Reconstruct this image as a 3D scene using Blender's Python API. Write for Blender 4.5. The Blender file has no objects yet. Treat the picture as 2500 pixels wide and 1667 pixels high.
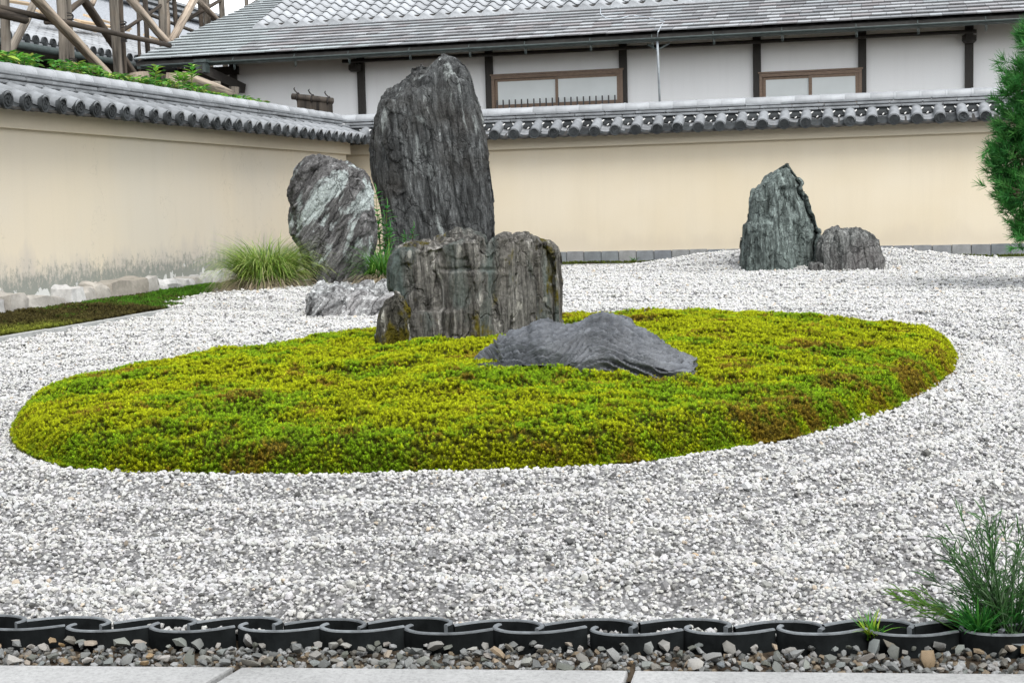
import bpy, bmesh, math, random
import numpy as np
from mathutils import Vector, Matrix, Euler

random.seed(7); rng = np.random.default_rng(7)
sc = bpy.context.scene
COL = sc.collection
R = math.radians

# ---------------------------------------------------------------- camera
FPX = 3500.0                                   # focal length in pixels of a 2500 px wide frame
YAW, PIT, ROL = R(13.62), R(5.51), R(-1.545)
fw = np.array([-math.sin(YAW)*math.cos(PIT), math.cos(YAW)*math.cos(PIT), -math.sin(PIT)])
_r = np.array([math.cos(YAW), math.sin(YAW), 0.0]); _u = np.cross(_r, fw)
rt = _r*math.cos(ROL)+_u*math.sin(ROL); up = -_r*math.sin(ROL)+_u*math.cos(ROL)
CAM = np.array([0.0, 0.0, 1.0])
cd = bpy.data.cameras.new('camera'); cam = bpy.data.objects.new('camera', cd); COL.objects.link(cam)
cam.matrix_world = Matrix(((rt[0], up[0], -fw[0], CAM[0]), (rt[1], up[1], -fw[1], CAM[1]), (rt[2], up[2], -fw[2], CAM[2]), (0, 0, 0, 1)))
cd.sensor_width = 36.0; cd.lens = 36.0*FPX/2500.0; cd.clip_start = 0.05; cd.clip_end = 3000
sc.camera = cam

# ---------------------------------------------------------------- sky, sun, exposure
SUN_EL, SUN_AZ = R(52), R(143)                 # azimuth clockwise from +Y (seen from above): high sun behind the camera, veiled
wd = bpy.data.worlds.new('World'); sc.world = wd; wd.use_nodes = True
nt = wd.node_tree; nt.nodes.clear()
sky = nt.nodes.new('ShaderNodeTexSky'); sky.sky_type = 'NISHITA'; sky.sun_disc = False
sky.sun_elevation = SUN_EL; sky.sun_rotation = SUN_AZ; sky.air_density = 1.0; sky.dust_density = 1.0; sky.ozone_density = 1.0
hsv = nt.nodes.new('ShaderNodeHueSaturation'); hsv.inputs['Saturation'].default_value = 0.14   # thin even cloud
bg = nt.nodes.new('ShaderNodeBackground'); bg.inputs['Strength'].default_value = 0.15
wo = nt.nodes.new('ShaderNodeOutputWorld')
nt.links.new(sky.outputs[0], hsv.inputs['Color']); nt.links.new(hsv.outputs[0], bg.inputs[0]); nt.links.new(bg.outputs[0], wo.inputs[0])
ld = bpy.data.lights.new('sun', 'SUN'); ld.energy = 0.95; ld.angle = R(26); ld.color = (1.0, 0.965, 0.92)
sun = bpy.data.objects.new('sun', ld); COL.objects.link(sun)
sdir = Vector((math.sin(SUN_AZ)*math.cos(SUN_EL), math.cos(SUN_AZ)*math.cos(SUN_EL), math.sin(SUN_EL)))
sun.rotation_euler = sdir.to_track_quat('Z', 'Y').to_euler(); sun.location = sdir*60
sc.view_settings.view_transform = 'Standard'; sc.view_settings.look = 'None'
sc.view_settings.gamma = 1.0; sc.view_settings.use_curve_mapping = False
sc.view_settings.exposure = 1.36
sc.cycles.use_denoising = True
sc.cycles.max_bounces = 6; sc.cycles.diffuse_bounces = 3; sc.cycles.glossy_bounces = 2; sc.cycles.transmission_bounces = 3

# ---------------------------------------------------------------- measuring helpers
def ray(x, y): return fw*FPX + rt*(x-1250.0) - up*(y-833.5)
def onz(x, y, z=0.0): d = ray(x, y); return CAM + d*((z-CAM[2])/d[2])
def ony(x, y, Y): d = ray(x, y); return CAM + d*(Y/d[1])
def onx(x, y, X): d = ray(x, y); return CAM + d*(X/d[0])

# ---------------------------------------------------------------- numpy noise
def _hash(i, j, k, s):
    h = (i.astype(np.int64)*374761393 + j.astype(np.int64)*668265263 + k.astype(np.int64)*2147483647 + s*974711) & 0xffffffff
    h = ((h ^ (h >> 13))*1274126177) & 0xffffffff
    h = ((h ^ (h >> 16))*2246822519) & 0xffffffff
    return ((h ^ (h >> 15)) & 0xffffff)/float(0xffffff)
def vn(P, s=0):
    P = np.asarray(P, float); f = np.floor(P); t = P-f; t = t*t*t*(t*(t*6-15)+10); f = f.astype(np.int64)
    o = 0
    for a in (0, 1):
        for b in (0, 1):
            for c in (0, 1):
                w = (t[:, 0] if a else 1-t[:, 0])*(t[:, 1] if b else 1-t[:, 1])*(t[:, 2] if c else 1-t[:, 2])
                o = o + w*_hash(f[:, 0]+a, f[:, 1]+b, f[:, 2]+c, s)
    return o*2-1
def fbm(P, o=4, s=0, g=0.5):
    P = np.asarray(P, float); a, r, n = 1.0, 0, 0
    for i in range(o):
        r = r + a*vn(P*(2.03**i)+i*17.3, s+i); n += a; a *= g
    return r/n
def cells(P, s=0):
    """random value of the nearest cell and distance to it"""
    P = np.asarray(P, float); f = np.floor(P).astype(np.int64)
    best = np.full(len(P), 1e9); val = np.zeros(len(P)); tilt = np.zeros(len(P))
    for a in (-1, 0, 1):
        for b in (-1, 0, 1):
            for c in (-1, 0, 1):
                i, j, k = f[:, 0]+a, f[:, 1]+b, f[:, 2]+c
                q = np.stack([i+_hash(i, j, k, s+1), j+_hash(i, j, k, s+2), k+_hash(i, j, k, s+3)], 1)
                d = ((q-P)**2).sum(1); m = d < best
                best[m] = d[m]; val[m] = _hash(i, j, k, s+4)[m]
                tilt[m] = (((P-q)*(np.stack([_hash(i, j, k, s+5), _hash(i, j, k, s+6), _hash(i, j, k, s+7)], 1)-.5)).sum(1))[m]
    return val-.5+tilt*1.0, np.sqrt(best)
def n2(x, y, f, s=0, o=3):
    x = np.asarray(x, float); return fbm(np.stack([x.ravel()*f, np.asarray(y, float).ravel()*f, np.full(x.size, 3.7)], 1), o, s).reshape(x.shape)
def smooth(a, b, x): t = np.clip((x-a)/(b-a), 0, 1); return t*t*(3-2*t)

# ---------------------------------------------------------------- mesh helpers
class MB:
    def __init__(self): self.v = []; self.f = []; self.m = []; self.c = []
    def add(self, vs, fs, mi=0, col=None):
        b = len(self.v); self.v.extend([tuple(map(float, p)) for p in vs]); self.f.extend([tuple(b+i for i in q) for q in fs]); self.m.extend([mi]*len(fs))
        self.c.extend([col or (1, 1, 1, 1)]*len(vs)); return self
    def box(self, a, b, mi=0, taper=0.0):
        (x0, y0, z0), (x1, y1, z1) = a, b; t = taper
        vs = [(x0, y0, z0), (x1, y0, z0), (x1, y1, z0), (x0, y1, z0), (x0+t, y0+t, z1), (x1-t, y0+t, z1), (x1-t, y1-t, z1), (x0+t, y1-t, z1)]
        return self.add(vs, [(3, 2, 1, 0), (4, 5, 6, 7), (0, 1, 5, 4), (1, 2, 6, 5), (2, 3, 7, 6), (3, 0, 4, 7)], mi)
    def obox(self, c, dx, dy, dz, hx, hy, hz, mi=0):
        c, dx, dy, dz = map(np.asarray, (c, dx, dy, dz)); vs = []
        for s in (-1, 1):
            for a, b in ((-1, -1), (1, -1), (1, 1), (-1, 1)): vs.append(c+dx*hx*a+dy*hy*b+dz*hz*s)
        return self.add(vs, [(3, 2, 1, 0), (4, 5, 6, 7), (0, 1, 5, 4), (1, 2, 6, 5), (2, 3, 7, 6), (3, 0, 4, 7)], mi)
    def tube(self, pts, rad, n=8, mi=0, cap=True, col=None, jit=0.0):
        pts = [np.asarray(p, float) for p in pts]; k = len(pts)
        rad = [rad]*k if np.isscalar(rad) else rad; vs = []; prev = None
        for i, p in enumerate(pts):
            t = pts[min(i+1, k-1)]-pts[max(i-1, 0)]; t = t/(np.linalg.norm(t)+1e-12)
            if prev is None:
                a = np.array([0, 0, 1.0]) if abs(t[2]) < .9 else np.array([1.0, 0, 0])
            else: a = prev
            e1 = a-t*(a@t); e1 /= np.linalg.norm(e1)+1e-12; prev = e1; e2 = np.cross(t, e1)
            for j in range(n):
                th = 2*math.pi*j/n; r = rad[i]*(1+(random.uniform(-jit, jit) if jit else 0)); vs.append(p+(e1*math.cos(th)+e2*math.sin(th))*r)
        fs = [(i*n+j, i*n+(j+1) % n, (i+1)*n+(j+1) % n, (i+1)*n+j) for i in range(k-1) for j in range(n)]
        if cap: fs += [tuple(range(n-1, -1, -1)), tuple((k-1)*n+j for j in range(n))]
        return self.add(vs, fs, mi, col)
    def mesh(self, name, smooth_=False, mats=()):
        me = bpy.data.meshes.new(name); me.from_pydata(self.v, [], self.f); me.update()
        for m in mats: me.materials.append(M[m] if isinstance(m, str) else m)
        if len(mats) > 1: me.polygons.foreach_set('material_index', self.m)
        if smooth_: me.polygons.foreach_set('use_smooth', [True]*len(me.polygons))
        if any(c != (1, 1, 1, 1) for c in self.c):
            a = me.color_attributes.new('col', 'FLOAT_COLOR', 'POINT'); a.data.foreach_set('color', np.array(self.c, dtype=np.float32).ravel())
        return me
def link(name, me, parent=None, loc=(0, 0, 0), rot=(0, 0, 0), scl=(1, 1, 1)):
    o = bpy.data.objects.new(name, me); COL.objects.link(o); o.location = loc; o.rotation_euler = rot; o.scale = scl
    if parent is not None: o.parent = parent
    return o
def obj(name, mb, mats, parent=None, smooth_=False, **k):
    return link(name, mb.mesh(name, smooth_, mats if isinstance(mats, (list, tuple)) else [mats]), parent, **k)
def tag(o, label, cat, group=None):
    o['label'] = label; o['category'] = cat
    if group: o['group'] = group
    return o
def thing(name, label, cat, loc=(0, 0, 0), rotz=0.0, group=None):
    return tag(link(name, None, None, loc, (0, 0, rotz)), label, cat, group)
def kind(o, k): o['kind'] = k; return o
def autosmooth(me, ang=35):
    me.polygons.foreach_set('use_smooth', [True]*len(me.polygons))
    bm = bmesh.new(); bm.from_mesh(me)
    for e in bm.edges:
        if len(e.link_faces) == 2 and e.calc_face_angle(0) > R(ang): e.smooth = False
    bm.to_mesh(me); bm.free(); return me

# ---------------------------------------------------------------- materials
M = {}
class NT:
    def __init__(self, name, rough=0.8, spec=0.5):
        self.mat = bpy.data.materials.new(name); self.mat.use_nodes = True; self.t = self.mat.node_tree
        self.b = self.t.nodes['Principled BSDF']; self.b.inputs['Roughness'].default_value = rough; self.b.inputs['Specular IOR Level'].default_value = spec
        M[name] = self.mat
    def n(self, ty, ins=None, **at):
        x = self.t.nodes.new('ShaderNode'+ty)
        for k, v in at.items(): setattr(x, k, v)
        for k, v in (ins or {}).items():
            if hasattr(v, 'is_linked'): self.t.links.new(v, x.inputs[k])
            else: x.inputs[k].default_value = v
        return x
    def coord(self, what='Object', scale=(1, 1, 1), rot=(0, 0, 0)):
        c = self.n('TexCoord').outputs[what]
        if any(rot): c = self.n('Mapping', {'Vector': c, 'Rotation': rot}).outputs[0]
        return self.n('Mapping', {'Vector': c, 'Scale': scale}).outputs[0]
    def noise(self, vec, s, d=4, rough=.55, dist=0.0): return self.n('TexNoise', {'Vector': vec, 'Scale': s, 'Detail': d, 'Roughness': rough, 'Distortion': dist}).outputs[0]
    def ramp(self, fac, stops, interp='LINEAR'):
        x = self.n('ValToRGB', {'Fac': fac}); r = x.color_ramp; r.interpolation = interp
        while len(r.elements) < len(stops): r.elements.new(0.5)
        for e, (p, c) in zip(r.elements, stops): e.position = p; e.color = (c, c, c, 1) if np.isscalar(c) else (*c, 1)
        return x.outputs[0]
    def mix(self, f, a, b, blend='MIX'):
        x = self.n('Mix', data_type='RGBA', blend_type=blend)
        for i, v in ((0, f), (6, a), (7, b)):
            if hasattr(v, 'is_linked'): self.t.links.new(v, x.inputs[i])
            else: x.inputs[i].default_value = v if (i == 0) else (*v, 1)[:4]
        return x.outputs[2]
    def math(self, op, a, b=0.0, clamp=False):
        x = self.n('Math', operation=op, use_clamp=clamp)
        for i, v in ((0, a), (1, b)):
            if hasattr(v, 'is_linked'): self.t.links.new(v, x.inputs[i])
            else: x.inputs[i].default_value = v
        return x.outputs[0]
    def rand(self): return self.n('ObjectInfo').outputs['Random']
    def attr(self, name, ty='GEOMETRY'): return self.n('Attribute', attribute_name=name, attribute_type=ty).outputs['Color']
    def col(self, c):
        if hasattr(c, 'is_linked'): self.t.links.new(c, self.b.inputs['Base Color'])
        else: self.b.inputs['Base Color'].default_value = (*c, 1)
        return self
    def rough(self, c): self.t.links.new(c, self.b.inputs['Roughness']); return self
    def bump(self, h, strength=.4, dist=.01, normal=None):
        ins = {'Height': h, 'Strength': strength, 'Distance': dist}
        if normal is not None: ins['Normal'] = normal
        o = self.n('Bump', ins).outputs[0]; self.t.links.new(o, self.b.inputs['Normal']); return o

def simple(name, c, rough=.8, var=.25, scale=8, spec=.4, bump=.2, bd=.004, stretch=(1, 1, 1), objrand=0.0):
    m = NT(name, rough, spec); v = m.coord('Object', stretch)
    f = m.noise(v, scale, 6)
    lo = tuple(x*(1-var) for x in c); hi = tuple(min(1, x*(1+var)) for x in c)
    cc = m.ramp(f, [(.3, lo), (.7, hi)])
    if objrand:
        k = m.math('MULTIPLY_ADD', m.rand(), 2*objrand); m.t.nodes[-1].inputs[2].default_value = 1-objrand
        cc = m.mix(1.0, cc, m.n('CombineColor', {'Red': k, 'Green': k, 'Blue': k}).outputs[0], 'MULTIPLY')
    m.col(cc); m.bump(m.noise(v, scale*4, 5), bump, bd); return m

def rock_mat(name, dark, mid, light, rot=(0, 0, 0), along=1.0, across=9.0, thr=(.42, .55, .68), band=1.6, lichen=0.0, moss=0.0, warm=(.16, .14, .12), rough=.72, bandcol=None, bandthr=(.55, .62), ax=2):
    m = NT(name, rough, .35 if name == 'rock_wavy' else .12); s = [across]*3; s[ax] = along
    v = m.coord('Object', tuple(s), rot); v0 = m.coord('Object')
    wob = m.n('VectorMath', {0: v, 1: m.n('VectorMath', {0: m.n('TexNoise', {'Vector': v0, 'Scale': 3.0, 'Detail': 4.0}).outputs[1], 1: (1.5, 1.5, 1.5)}, operation='MULTIPLY').outputs[0]}, operation='ADD').outputs[0]
    streak = m.noise(wob, 1.0, 10, .68, .35)
    c = m.ramp(streak, [(.26, tuple(x*.45 for x in dark)), (thr[0], dark), (thr[1], mid), (thr[2]-.03, mid), (thr[2]+.03, light)])
    st2 = m.noise(m.n('VectorMath', {0: v, 1: (3.1, 3.1, 3.1)}, operation='MULTIPLY').outputs[0], 1.0, 8, .7, .3)
    c = m.mix(.25 if name == 'rock_wavy' else 1.0, c, m.ramp(st2, [(.34, .4), (.46, .85), (.54, 1.12), (.64, 2.1)]), 'MULTIPLY')
    big = m.noise(v0, band, 3, .5)
    c = m.mix(m.math('MULTIPLY', m.ramp(big, [(.45, 0.0), (.7, 1.0)]), .55), c, warm)
    if bandcol:
        bv = m.coord('Object', tuple((1.0 if i == ax else 3.2)*1.0 for i in range(3)), rot)
        bn = m.noise(m.n('VectorMath', {0: bv, 1: (4.3, 1.1, 7.7)}, operation='ADD').outputs[0], 1.05, 5, .55, .5)
        bf = m.math('MULTIPLY', m.ramp(bn, [(bandthr[0], 0.0), (bandthr[1], 1.0)]), m.ramp(streak, [(.3, .25), (.5, 1.0)]))
        c = m.mix(bf, c, bandcol)
    fine = m.noise(v0, 48, 6, .75)
    c = m.mix(.35 if name == 'rock_wavy' else .65, c, m.ramp(fine, [(.38, .38), (.5, .95), (.62, 1.5)]), 'MULTIPLY')
    cr = m.noise(v, 2.3, 8, .7, .6)
    c = m.mix(m.ramp(cr, [(.33, .85), (.40, 0.0)]), c, tuple(x*.35 for x in dark))
    cv = m.n('VectorMath', {0: m.coord('Object', tuple(1.1 if i == ax else 3.4 for i in range(3)), rot), 1: m.n('VectorMath', {0: m.n('TexNoise', {'Vector': v0, 'Scale': 4.0, 'Detail': 6.0}).outputs[1], 1: (.9, .9, .9)}, operation='MULTIPLY').outputs[0]}, operation='ADD').outputs[0]
    crk = m.n('TexVoronoi', {'Vector': cv, 'Scale': 1.3}, feature='DISTANCE_TO_EDGE').outputs[0]
    if name != 'rock_wavy': c = m.mix(m.math('MULTIPLY', m.ramp(crk, [(.0, .9), (.018, 0.0)]), m.ramp(m.noise(v0, 2.2, 3), [(.44, 0.0), (.58, 1.0)])), c, tuple(x*.3 for x in dark))
    if lichen:
        vo = m.n('TexVoronoi', {'Vector': m.coord('Object', (1, 1, .7)), 'Scale': 7.0, 'Randomness': 1.0}).outputs[0]
        sp = m.math('ADD', vo, m.math('MULTIPLY', m.noise(v0, 14, 6, .7), .42))
        c = m.mix(m.math('MULTIPLY', m.ramp(sp, [(.30, 1.0), (.33, 0.0)]), lichen), c, (.55, .54, .48))
    if moss:
        mn = m.math('ADD', m.noise(v0, 2.6, 6, .65), m.math('MULTIPLY', m.noise(v, 2.0, 4), .25))
        c = m.mix(m.ramp(mn, [(.735-moss, 0.0), (.80-moss, 1.0)]), c, m.ramp(fine, [(.35, (.03, .028, .004)), (.7, (.15, .12, .01))]))
    if name == 'rock_wavy': c = m.mix(1.0, c, m.attr('seam'), 'MULTIPLY')
    m.col(c)
    h = m.math('ADD', m.math('MULTIPLY', streak, 1.0), m.math('MULTIPLY', fine, .35)); h = m.math('ADD', h, m.math('MULTIPLY', cr, .6))
    h = m.math('ADD', h, m.math('MULTIPLY', st2, .8))
    if name != 'rock_wavy': h = m.math('ADD', h, m.ramp(crk, [(.0, 0.0), (.04, .6)]))
    m.bump(h, .5 if name == 'rock_wavy' else 1.0, .022); return m

rock_mat('rock_tall', (.040, .042, .042), (.085, .09, .09), (.36, .39, .38), rot=(0, R(6), 0), along=.9, across=6, thr=(.44, .56, .66), warm=(.06, .056, .05), bandcol=(.34, .37, .36), bandthr=(.60, .70))
rock_mat('rock_lean', (.050, .049, .049), (.135, .134, .133), (.38, .42, .41), rot=(0, R(-36), 0), along=1.1, across=7.5, thr=(.42, .55, .66), warm=(.095, .093, .091), bandcol=(.40, .45, .44), bandthr=(.52, .57))
rock_mat('rock_flat', (.12, .12, .12), (.30, .31, .31), (.58, .60, .60), rot=(0, R(-40), 0), along=2.2, across=7, thr=(.38, .50, .58), warm=(.34, .32, .32))
rock_mat('rock_boulder', (.050, .048, .043), (.15, .145, .132), (.42, .41, .38), rot=(0, R(2), 0), along=.7, across=13, thr=(.40, .52, .62), warm=(.095, .085, .07), bandcol=(.10, .125, .115), bandthr=(.5, .62), lichen=.4, moss=.05)
rock_mat('rock_side', (.045, .043, .036), (.12, .115, .10), (.55, .54, .50), rot=(0, R(12), 0), along=1.5, across=10, thr=(.44, .57, .62), warm=(.06, .055, .035), lichen=.9, moss=.11)
rock_mat('rock_wavy', (.045, .05, .057), (.11, .12, .134), (.25, .27, .29), rot=(0, R(8), 0), along=7, across=3.5, thr=(.36, .52, .66), warm=(.12, .126, .135), rough=.42, ax=2)
rock_mat('rock_point', (.055, .068, .063), (.15, .18, .17), (.36, .40, .38), rot=(0, R(3), 0), along=1.3, across=8, thr=(.40, .53, .66), warm=(.10, .125, .115))
rock_mat('rock_round', (.05, .054, .052), (.17, .175, .168), (.38, .39, .37), rot=(0, R(4), 0), along=1.2, across=9, thr=(.42, .54, .66), warm=(.14, .125, .125))

simple('tile', (.195, .207, .217), .5, .32, 9, .45, .25, .004, objrand=.18)
simple('tile_cap', (.30, .315, .328), .5, .22, 7, .45, .15, .003, objrand=.15)
simple('tile_dark', (.036, .040, .042), .75, .5, 14, .2, .4, .004, objrand=.3)
simple('tile_eave', (.21, .22, .23), .6, .4, 14, .35, .35, .004, objrand=.2)
simple('shingle_far', (.30, .32, .345), .6, .35, 10, .4, .4, .01, (6, 1.2, 1.2))
simple('mortar', (.62, .62, .60), .9, .3, 25)
simple('soffit', (.035, .033, .03), .8, .3)
simple('dark_wood', (.028, .025, .022), .65, .35, 12, .4, .3, .004, (6, 6, .7))
simple('frame_wood', (.20, .14, .10), .55, .25, 14, .4, .3, .003, (1, 6, 6))
simple('gutter_metal', (.045, .06, .058), .45, .3, 10)
simple('pipe_metal', (.36, .40, .43), .4, .2, 10)
simple('glass_frost', (.62, .66, .66), .25, .05, 2, .6, .03)
simple('curtain', (.70, .70, .66), .9, .06, 4)
simple('bar_metal', (.06, .06, .062), .5, .2)
simple('concrete', (.34, .35, .34), .85, .25, 10)
simple('soil', (.06, .045, .03), .95, .4, 12, .2, .6, .02)
simple('lumber', (.46, .35, .23), .8, .3, 10, .3, .3, .004, (1, 8, 8), objrand=.25)
simple('rope', (.02, .018, .016), .8)
simple('edging', (.008, .0095, .010), .8, .6, 18, .06, .4, .003, objrand=.2)
simple('edging_rim', (.15, .165, .175), .7, .4, 30, .3, .3, .003, objrand=.2)

def plaster(name, c, c2, stain):
    m = NT(name, .92, .2); v = m.coord('Object')
    col = m.mix(m.ramp(m.noise(v, .55, 4), [(.35, 0.0), (.65, 1.0)]), c, c2)
    rn = m.noise(m.coord('Object', (5, 5, .35)), 1.0, 6, .65); col = m.mix(.16, col, m.ramp(rn, [(.35, .86), (.5, 1.0), (.68, 1.05)]), 'MULTIPLY')
    fine = m.noise(v, 60, 4, .6); col = m.mix(.12, col, m.ramp(fine, [(.3, .6), (.7, 1.0)]), 'MULTIPLY')
    if stain:
        z = m.n('SeparateXYZ', {0: v}).outputs[2]
        st = m.noise(m.coord('Object', (1.4, 1.4, .5)), 1.5, 6, .6)
        lo = m.math('SUBTRACT', 1.0, m.math('DIVIDE', m.math('SUBTRACT', z, .16), stain[0]), True)      # rising damp at the foot
        f1 = m.math('MULTIPLY', m.ramp(m.math('ADD', lo, m.math('MULTIPLY', m.math('SUBTRACT', st, .5), 1.7)), [(.42, 0.0), (.75, 1.0)]), stain[1])
        col = m.mix(f1, col, stain[2])
        sp = m.noise(m.coord('Object', (1.6, 1.6, 1.1)), 9, 8, .78)
        lo2 = m.math('SUBTRACT', 1.0, m.math('DIVIDE', m.math('SUBTRACT', z, .14), stain[3]), True)
        f2 = m.ramp(m.math('ADD', lo2, m.math('MULTIPLY', m.math('SUBTRACT', sp, .5), 2.0)), [(.30, 0.0), (.66, stain[4])])
        col = m.mix(f2, col, stain[5])
        f3 = m.ramp(m.math('ADD', lo2, m.math('MULTIPLY', m.math('SUBTRACT', m.noise(v, 7, 5), .5), 2.6)), [(.95, 0.0), (1.05, stain[4])])
        col = m.mix(f3, col, (.55, .56, .54))
        if name == 'plaster_left':
          cr = m.n('TexVoronoi', {'Vector': m.n('VectorMath', {0: m.coord('Object', (.55, .55, .1)), 1: m.n('TexNoise', {'Vector': v, 'Scale': 2.0, 'Detail': 5.0}).outputs[1]}, operation='ADD').outputs[0], 'Scale': 1.0}, feature='DISTANCE_TO_EDGE').outputs[0]
          col = m.mix(m.ramp(cr, [(.0, .3), (.003, 0.0)]), col, tuple(x*.5 for x in c))
    m.col(col); m.bump(fine, .12, .003)
plaster('plaster_left', (.63, .56, .435), (.60, .55, .455), (.85, .6, (.44, .41, .375), .52, .95, (.22, .235, .21)))
plaster('plaster_back', (.60, .525, .39), (.63, .565, .445), (.55, .28, (.48, .42, .34), .10, .3, (.40, .36, .28)))
plaster('plaster_band', (.62, .545, .415), (.60, .54, .43), None)
plaster('plaster_white', (.86, .87, .875), (.83, .845, .85), None)

def tiny_var(name, stops, rough=.7, scale=30, spec=.4):
    m = NT(name, rough, spec); v = m.coord('Object'); c = m.ramp(m.rand(), stops)
    c = m.mix(.55, c, m.ramp(m.noise(v, scale, 6, .7), [(.3, .3), (.7, 1.05)]), 'MULTIPLY'); m.col(c); m.bump(m.noise(v, scale*2, 5), .35, .004); return m
tiny_var('pebble', [(0, (.10, .105, .10)), (.15, (.22, .23, .225)), (.3, (.12, .13, .105)), (.45, (.30, .31, .31)), (.56, (.17, .155, .12)), (.66, (.36, .36, .35)), (.74, (.33, .22, .10)), (.79, (.16, .18, .19)), (.88, (.26, .28, .25)), (.94, (.45, .43, .40)), (1, (.13, .11, .09))], .55)
tiny_var('shingle', [(0, (.40, .44, .45)), (.2, (.33, .345, .35)), (.4, (.36, .325, .335)), (.55, (.46, .48, .48)), (.7, (.30, .28, .29)), (.85, (.42, .40, .40)), (1, (.52, .54, .54))], .55, 12)
tiny_var('slab_stone', [(0, (.17, .19, .20)), (.3, (.25, .27, .28)), (.6, (.20, .215, .235)), (.8, (.31, .315, .31)), (1, (.15, .165, .18))], .6, 9)
tiny_var('base_stone', [(0, (.34, .31, .26)), (.25, (.50, .50, .49)), (.5, (.42, .39, .34)), (.75, (.60, .60, .59)), (1, (.33, .30, .25))], .85, 14)
tiny_var('log', [(0, (.27, .22, .17)), (.25, (.36, .32, .27)), (.5, (.22, .18, .14)), (.75, (.42, .36, .29)), (1, (.30, .26, .22))], .8, 12)
def logmat(name, c):
    m = NT(name, .8, .3); v = m.coord('Object', (10, 10, .7)); f = m.noise(v, 1.0, 8, .65, .3); v0 = m.coord('Object')
    col = m.ramp(f, [(.36, tuple(x*.22 for x in c)), (.47, tuple(x*.8 for x in c)), (.55, c), (.70, tuple(min(1, x*1.6) for x in c))])
    k = m.math('MULTIPLY_ADD', m.rand(), .5); m.t.nodes[-1].inputs[2].default_value = .72
    col = m.mix(1.0, col, m.n('CombineColor', {'Red': k, 'Green': k, 'Blue': k}).outputs[0], 'MULTIPLY')
    col = m.mix(m.ramp(m.noise(v0, 3, 4), [(.55, 0.0), (.75, .5)]), col, (.12, .085, .055))
    m.col(col); m.bump(f, .5, .01)
logmat('old_fence', (.05, .042, .034)); logmat('log_grey', (.20, .176, .145)); logmat('log_pale', (.40, .33, .26)); logmat('log_dark', (.085, .068, .052))

m = NT('gravel_stone', .75, .4); a = m.attr('col', 'INSTANCER'); v = m.coord('Object')
m.col(m.mix(.35, a, m.ramp(m.noise(v, 2.5, 4), [(.3, .55), (.7, 1.1)]), 'MULTIPLY'))
m = NT('gravel_base', .85, .3); v = m.coord('Object')
vo = m.n('TexVoronoi', {'Vector': v, 'Scale': 75.0}); 
m.col(m.mix(.5, m.ramp(m.n('SeparateColor', {0: vo.outputs[1]}).outputs[0], [(0, .10), (.15, .20), (.5, .34), (1, .44)]), m.ramp(vo.outputs[0], [(.12, 1.0), (.5, .10)]), 'MULTIPLY'))  # cell borders darkened: shade of the gaps between stones, painted in
m.bump(m.math('SUBTRACT', 1.0, vo.outputs[0]), 1.0, .012)
m = NT('moss_leaf', .75, .15); a = m.attr('col', 'INSTANCER'); h = m.attr('col')
m.col(m.mix(1.0, a, h, 'MULTIPLY'))
def leafmat(name, trans=.35, rough=.5, c=None):
    m = NT(name, rough, .35)
    col = m.attr('col') if c is None else m.n('RGB').outputs[0]
    if c is not None: m.t.nodes[-1].outputs[0].default_value = (*c, 1)
    m.col(col); tr = m.n('BsdfTranslucent', {'Color': col}); mx = m.n('MixShader', {0: trans, 1: m.b.outputs[0], 2: tr.outputs[0]})
    m.t.links.new(mx.outputs[0], m.t.nodes['Material Output'].inputs[0])
leafmat('leaf'); leafmat('needle', .25, .5)
m = NT('moss_base', .95, .1); v = m.coord('Object')
m.col(m.ramp(m.noise(v, 30, 5), [(.35, (.02, .02, .004)), (.6, (.06, .07, .006)), (.75, (.08, .055, .012))])); m.bump(m.noise(v, 90, 4), .8, .02)
m = NT('pavement', .85, .3); v = m.coord('Object'); f = m.noise(v, 110, 5, .7)
c = m.mix(.6, m.ramp(m.noise(v, 3.5, 5), [(.3, (.33, .335, .33)), (.7, (.44, .445, .44))]), m.ramp(f, [(.30, .45), (.5, .9), (.7, 1.15)]), 'MULTIPLY')
m.col(c); m.bump(m.noise(v, 45, 6, .7), .5, .006)
m = NT('bark', .9, .2); v = m.coord('Object', (9, 9, 2)); f = m.noise(v, 1.5, 8, .7); m.col(m.ramp(f, [(.3, (.03, .022, .018)), (.7, (.16, .11, .085))])); m.bump(f, .9, .02)

# ================================================================= the setting
g = MB(); g.add([(-400, -60, -.12), (400, -60, -.12), (400, 900, -.12), (-400, 900, -.12)], [(0, 1, 2, 3)])
kind(obj('ground', g, 'soil'), 'structure')

# ---- unseen temple hall and veranda behind the viewer, added to block frontal sky light
vr = kind(link('unseen_veranda_hall', None), 'structure')
def late_box(name, a, b_, mat): q = MB(); q.box(a, b_); return obj(name, q, mat, vr)
late_box('unseen_back_wall', (-16, -5.2, -.1), (16, -5.0, 4.4), 'dark_wood'); late_box('unseen_veranda_floor', (-16, -5.0, .42), (16, -1.7, .50), 'dark_wood')
q = MB(); q.add([(-18, -1.2, 3.5), (18, -1.2, 3.5), (18, -11, 7.6), (-18, -11, 7.6), (-18, -1.2, 3.7), (18, -1.2, 3.7), (18, -11, 7.9), (-18, -11, 7.9)], [(3, 2, 1, 0), (4, 5, 6, 7), (0, 1, 5, 4), (1, 2, 6, 5), (2, 3, 7, 6), (3, 0, 4, 7)]); obj('unseen_veranda_roof', q, 'tile_dark', vr)

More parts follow.
